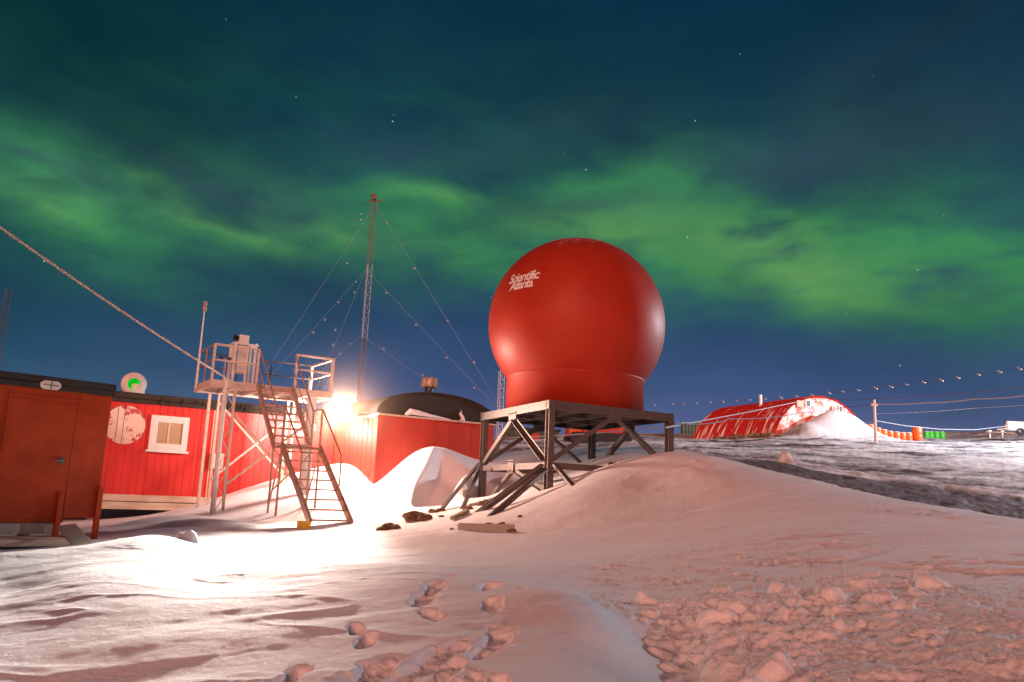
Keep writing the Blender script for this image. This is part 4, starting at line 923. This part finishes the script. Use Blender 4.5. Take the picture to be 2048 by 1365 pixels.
stones = [((837,1036,17.6,.22),'largest split brown boulder in the snow below the drift'),((850,1040,17.4,.15),'rounded brown boulder touching the right side of the split boulder'),
 ((868,1014,18.6,.10),'brown stone at the foot of the leftmost stand prop'),((882,1010,18.7,.09),'small brown stone just right of the leftmost prop foot'),((938,1008,18.4,.10),'brown stone under the second prop foot'),
 ((780,1055,16.2,.16),'triangular brown stone alone in the yard right of the stairs'),((762,1060,16.1,.07),'small brown stone next to the triangular yard stone'),((883,1030,17.5,.05),'tiny narrow stone between boulder and prop'),
 ((973,1058,15.0,.055),'small brown stone above the grey half buried board'),((978,1052,15.1,.05),'tiny dark stone behind the small brown one'),((1000,1060,14.9,.035),'tiny dark stone, left of a close pair'),((1006,1061,14.9,.035),'tiny dark stone, right of a close pair'),
 ((1040,1048,15.2,.04),'tiny brown stone on the slope edge above the board end'),((904,1060,15.2,.035),'tiny stone left of the grey board tip'),((918,1052,15.6,.03),'tiny stone behind the grey board tip'),((1024,1073,14.1,.06),'brown stone at the right end of the grey board'),((970,985,18.9,.14),'brown stones heaped at the left stand leg')]
for i_, (a, lb) in enumerate(stones): rock(*a, lb, i_)
hx_ = 0
for i_ in range(26):
    f = i_/25; px = 1430+f*130+rng.normal()*3; py = 886-f*14+rng.normal()*2
    ob = rock(px, py, 48.5+rng.uniform(-.6,.8), rng.uniform(.15,.30), 'ochre boulder in the row along the shed foot', 50+i_, .8, group='boulders along the shed foot')
# snow blocks
tag(rock(372,1078,11.9,.13,'x',91,.7,'snow'), 'pale block of snow on top of the left drift', 'snow block')['group'] = 'snow blocks'
bpy.context.scene.objects[-1] if False else None
# boards
bdp = MB(); pl = [P(917,1065,15.0), P(1026,1074,14.1)]
for p in pl: p.z = gz(p.x,p.y)+.035
d = (pl[1]-pl[0]); bdp.bar(pl[0], pl[1], .05, .16, ref=(0,.3,1)); tag(bdp.build('half_buried_board', M['woodg'], None, .01), 'grey board half buried edge up in the snow below the stand', 'board')
pl = [P(904,1042,16.6), P(935,1024,17.4)]
for p in pl: p.z = gz(p.x,p.y)+.05
tag(MB().bar(pl[0], pl[1], .10, .07).build('wooden_offcut', M['wood'], None, .01), 'short brown wooden offcut lying below the stand props', 'offcut')

# ------------------------------------------------------------------ drums
def drum(name, p, r, h, m, label, group, lying=None):
    k = thing(name, p, label, 'drum', group)
    prof = [(0,0),(r*.97,0),(r,.02)]
    for q in (.33,.66): prof += [(r,h*q-.03),(r*1.05,h*q),(r,h*q+.03)]
    prof += [(r,h-.02),(r*.97,h),(r*.93,h),(r*.93,h-.02),(0,h-.02)]
    MB().lathe(prof, p if lying is None else p+Vector((0,0,r)), (0,0,1) if lying is None else lying, 20).build('barrel', M[m], k)
    MB().lathe([(r*.8,h+.0),(r*.7,h+.03),(0,h+.04)], p if lying is None else p+Vector((0,0,r)), (0,0,1) if lying is None else lying, 16).build('snow_cap' , M['snow'], k); return k
Yd = 52
for i_, (px, lbl) in enumerate([(1742,'orange drum left of the thin pole, half under snow'),(1756,'first orange drum right of the thin pole'),(1768,'second orange drum right of the thin pole'),(1780,'third orange drum right of the thin pole'),(1793,'fourth orange drum right of the thin pole'),(1805,'fifth orange drum right of the thin pole'),(1817,'sixth orange drum, just before the tallest end one'),(1835,'tallest orange drum at the right end of its row')]):
    p = P(px, 881, Yd); p.z = gz(p.x, p.y)-.12+(.08 if i_ == 7 else 0); drum('orange_drum', p, .24 if i_ < 7 else .30, .60 if i_ < 7 else .85, 'orange', lbl, 'orange drums in a row')
for i_, (px, lbl) in enumerate([(1854,'leftmost green drum on the skyline'),(1863,'second green drum from the left on the skyline'),(1874,'third green drum from the left on the skyline'),(1885,'rightmost green drum on the skyline')]):
    p = P(px, 880, 72); p.z = max(gz(p.x, p.y)-.05, P(px,879,72).z); drum('green_drum', p, .24, .62, 'green', lbl, 'green drums on the skyline').location
for i_ in range(8):
    p = P(1366+i_*6.5, 873, 66); p.z = P(1366+i_*6.5, 870-i_*.1, 66).z; drum('dark_drum', p, .17, .95, 'drum', 'dark green drum in the row left of the shed', 'dark drums left of the shed')

# ------------------------------------------------------------------ pole and cables on the right
pb = P(1750, 884, 45); pp = P(1748, 800, 45); gpb = gz(pb.x, pb.y)
tag(MB().tube([Vector((pp.x,pp.y,gpb-.2)), Vector((pp.x,pp.y,pp.z))], [.085,.065], 10).bar(Vector((pp.x-.18,pp.y,pp.z-.28)), Vector((pp.x+.18,pp.y,pp.z-.28)), .12).build('cable_pole', M['rope'], None), 'single slim wooden pole carrying cables right of the shed', 'pole')
def cable(pts, r, m, label, sagn=0, name='cable', n=14):
    P3 = [P(*p) for p in pts]; out = []
    for a, b_ in zip(P3, P3[1:]):
        for q in range(n): f = q/n; out.append(a+(b_-a)*f-Vector((0,0,sagn*4*f*(1-f))))
    out.append(P3[-1]); return tag(MB().tube(out, r, 5, False).build(name, M[m], None), label, 'cable')
cable([(1330,856,19),(1500,824,34),(1600,803,50)], .022, 'wire', 'taut white cable crossing in front of the red shed roof')
cable([(1650,795,50),(1748,798,45),(2060,772,40),(2300,745,36)], .018, 'darkwire', 'uppermost dark cable running over the pole top to the right', .12)
cable([(1348,846,19.5),(1460,838,30),(1600,826,44),(1690,813,47),(1748,806,45)], .020, 'darkwire', 'dark knotted cable from the stand across the shed to the pole', .1)
cable([(1752,808,45),(1850,806,42),(1950,798,39),(2060,790,36),(2300,768,30)], .030, 'wire', 'frosted white cable running from the pole to the right edge', .05)
cable([(1752,828,45),(1950,817,45),(2300,790,40)], .008, 'wire', 'faintest thin wire, third below the pole top', .05)
cable([(1712,853,47),(1748,842,45)], .018, 'wire', 'short pale cable from the shed up to the pole', 0)
cable([(1752,842,45),(1810,852,48),(1880,859,52),(1950,860,56),(2020,852,60)], .022, 'wire', 'lowest pale cable sagging from the pole towards the far trailer', 0)
cable([(968,879,40),(1180,868,38),(1348,852,34)], .03, 'wire', 'white cable seen through the stand in front of the machinery')
tag_dots = [(1310,811)]+[(1340+a/2.893, 730+b_/2.893) for a, b_ in [(15,228),(82,225),(155,222),(235,217),(308,213),(386,208),(463,203),(551,198),(641,189),(732,182),(821,175),(921,164),(1001,156),(1090,147),(1190,135),(1279,127),(1369,115),(1467,101),(1570,89),(1666,75),(1784,58),(1906,40),(2022,23)]]+[(2085,731)]
nD = len(tag_dots); pd = [P(x, y, 44-20*i_/nD) for i_, (x, y) in enumerate(tag_dots)]
k = thing('insulated_wire', pd[0], 'thin sagging wire strung with evenly spaced white insulators above the shed', 'wire')
MB().tube(pd, .004, 4, False).build('wire', M['darkwire'], k)
for p in pd: q_ = rng.uniform(.7,1.15); MB().lathe([(0,-.09*q_),(.028,-.08*q_),(.034,.07*q_),(0,.09*q_)], p, (.8,.1,-.45+rng.normal()*.15), 8).build('insulator', M['insul'], k)

# ------------------------------------------------------------------ distant machinery behind the stand
q = P(1200, 884, 43); g = q.z-.1; FM = Frame(q, R(84))
k = thing('tracked_vehicle', Vector((q.x,q.y,g)), 'red tracked snow vehicle with an orange cab seen through the stand', 'vehicle')
MB().fbox(FM, -.9, 1.6, 0, 1.6, g+.35, g+.85).build('body', M['red'], k, .05)
MB().fbox(FM, -1.6, -.92, .1, 1.5, g+.35, g+1.15).fbox(FM, -1.5, -1.0, .2, 1.4, g+1.15, g+1.5).build('cab', M['orange'], k, .05)
for b_ in (-.12, 1.62):
    mb = MB(); n = 24; out = []
    for s_ in range(n): a = 2*math.pi*s_/n; out.append(((1.35 if math.cos(a)>0 else -1.35)+.28*math.cos(a), .28+.28*math.sin(a)))
    mb.poly([FM.pt(x,b_-.12,g+z_) for x,z_ in out], [FM.pt(x,b_+.12,g+z_) for x,z_ in out]); mb.build('track', M['dark'], k)
q = P(1215, 858, 46); qg = P(1215, 880, 46).z; FC = Frame(q, R(86))
k = thing('yellow_crane', Vector((q.x,q.y,qg)), 'yellow lifting boom on posts behind the red snow vehicle', 'crane')
MB().bar(FC.pt(-1.2,0,q.z), FC.pt(.7,0,q.z+.1), .22, .2).build('boom', M['yellow'], k)
MB().bar(FC.pt(.1,0,qg-.2), FC.pt(.1,0,q.z-.1), .14).build('post', M['yellow'], k); MB().fbox(FC, .45, .85, -.2, .2, q.z-.3, q.z+.35).build('motor', M['orange'], k, .03)
MB().fbox(FC, -.4, .6, -.3, .3, qg-.2, qg+.1).build('base', M['dark'], k)
q = P(1242, 868, 48); FX = Frame(q, R(80)); g2 = P(1242, 880, 48).z; k = thing('crate_rack', Vector((q.x,q.y,g2)), 'rack of pale upright slats beside the yellow boom', 'rack')
for i_ in range(6): MB().fbox(FX, -.3+i_*.14, -.24+i_*.14, 0, .08, g2-.3, P(1242,852,48).z-.04*i_).build('slat', M['trim'], k)
MB().fbox(FX, -.34, .54, .085, .16, g2+.2, g2+.3).build('crosspiece', M['trim'], k)
q = P(1085, 872, 47); g3 = P(1085,884,47).z; FY = Frame(q, R(80)); k = thing('low_shed', Vector((q.x,q.y,g3)), 'low dark grey shed seen between the stand legs', 'shed')
MB().fbox(FY, -1.9, .95, 0, 2, g3-.3, g3+.62).build('wall', M['drum'], k); MB().fbox(FY, -2.0, 1.05, -.1, 2.1, g3+.62, g3+.74).build('roof', M['fascia'], k)
MB().fbox(FY, -1.0, -.2, -.03, -.004, g3-.2, g3+.45).build('door', M['red'], k)

# distant trailer and stands at the right edge
q = P(2034, 862, 62); g = P(2034, 870, 62).z; FZ = Frame(q, R(80)); k = thing('tank_trailer', Vector((q.x,q.y,g)), 'pale tank trailer lit yellowish at the right edge of the skyline', 'trailer')
z0_ = P(2034,853,62).z
mb = MB().tube([FZ.pt(-.85,0,z0_), FZ.pt(-.8,0,z0_), FZ.pt(3.4,0,z0_+.02)], [.15,.36,.36], 20); mb.build('tank', M['white'], k)
for a in (0., 2.4): MB().lathe([(0,-.1),(.27,-.1),(.3,0),(.27,.1),(0,.1)], FZ.pt(a,-.35,g+.2), (FZ.n.x,FZ.n.y,0), 20).build('wheel', M['dark'], k)
MB().fbox(FZ, -.7, 3.3, -.3, .3, g+.42, g+.5).build('chassis', M['steel'], k)
MB().bar(FZ.pt(-.7,0,g+.45), FZ.pt(-1.7,0,g+.3), .07).build('drawbar', M['rust'], k)
for i_, (px, lb) in enumerate([(1980,'left trestle of the low pipe rack near the trailer'),(2005,'right trestle of the low pipe rack near the trailer')]):
    q = P(px, 873, 66); qq = P(px, 864-i_*-.6, 66)
    kk = thing('trestle', Vector((q.x,q.y,q.z-.2)), lb, 'trestle', 'trestles under the far pipe')
    MB().tube([Vector((q.x,q.y,q.z-.3)), Vector((q.x,q.y,qq.z))], .06, 8).build('post', M['yellow'] if False else M['white'], kk); MB().lathe([(.0,0),(.14,.0),(.16,.1),(0,.13)], (q.x,q.y,qq.z), n=10).build('cap', M['white'], kk)
tag(MB().tube([P(1972,864,65.8), P(2030,867,65)], .04, 6).build('pipe', M['rust'], None), 'thin dark pipe resting across the two far trestles', 'pipe')

# ------------------------------------------------------------------ white lamp away to the right, beyond the ridge
L3 = Vector((40, 42, gz(40,42)+8))
k = thing('yard_floodlight', Vector((40,42,gz(40,42))), 'tall pole floodlight standing outside the right edge, lighting the shed', 'floodlight')
MB().tube([Vector((40,42,gz(40,42)-.3)), L3], [.09,.06], 10).build('pole', M['steel'], k)
MB().lathe([(.25,.0),(.27,-.05),(.12,-.25),(0,-.26)], L3+Vector((-.1,0,.1)), (-.9,.2,-.35), 20).build('housing', M['steel'], k)
MB().lathe([(.24,.0),(0,.03)], L3+Vector((-.1,0,.1)), (-.9,.2,-.35), 20).build('lens', LAMPM, k)
point('yard_floodlight_glow', L3+Vector((-.5,.0,.0)), (.93,.93,1.0), 44000, .25)

# ------------------------------------------------------------------ added hut-shaped block, unseen behind the camera, put there to shade the near hut
FB = Frame((-21, -4), R(84)); k = thing('shade_block', FB.pt(7, 2, 0), 'added plain red block, unseen behind and left of the viewer, shading the near hut', 'hut')
MB().fbox(FB, 0, 14.6, 0, 4, -.5, 4.6).build('wall', M['hutred'], k); MB().fbox(FB, -.2, 14.8, -.2, 4.2, 4.602, 4.8).build('roof', M['fascia'], k)
# ------------------------------------------------------------------ added haze volume imitating lens bloom round the floodlight
hz_ = bpy.data.materials.new('bloom_haze'); hz_.use_nodes = True; t = hz_.node_tree; t.nodes.remove(t.nodes['Principled BSDF'])
pv = nd(t, 'ShaderNodeVolumePrincipled'); pv.inputs['Color'].default_value = (1,.72,.52,1);  pv.inputs['Anisotropy'].default_value = .0
t.links.new(pv.outputs[0], t.nodes['Material Output'].inputs['Volume'])
tcm = nd(t, 'ShaderNodeTexCoord'); vl = nd(t, 'ShaderNodeVectorMath', operation='LENGTH'); vsb = nd(t, 'ShaderNodeVectorMath', operation='SUBTRACT'); vsb.inputs[1].default_value = (0,0,3.0)
t.links.new(tcm.outputs['Object'], vsb.inputs[0]); t.links.new(vsb.outputs[0], vl.inputs[0])
fo_ = mth(t, 'POWER', mth(t, 'SUBTRACT', 1.0, mth(t, 'DIVIDE', vl.outputs['Value'], 3.0), clamp=True), 3.0)
t.links.new(mth(t, 'MULTIPLY', fo_, .075), pv.inputs['Density'])
NS = 24; mc = Lp+Vector((-.05,-.3,.05)); prof = [(3.0*math.sin(math.pi*q/NS)+1e-4, -3.0*math.cos(math.pi*q/NS)) for q in range(NS+1)]
hb_ = MB().lathe(prof, mc, n=40).build('bloom_haze', hz_, None); hb_['kind'] = 'stuff'; hb_['label'] = 'added haze imitating lens bloom round the blazing floodlight'; hb_['category'] = 'haze'
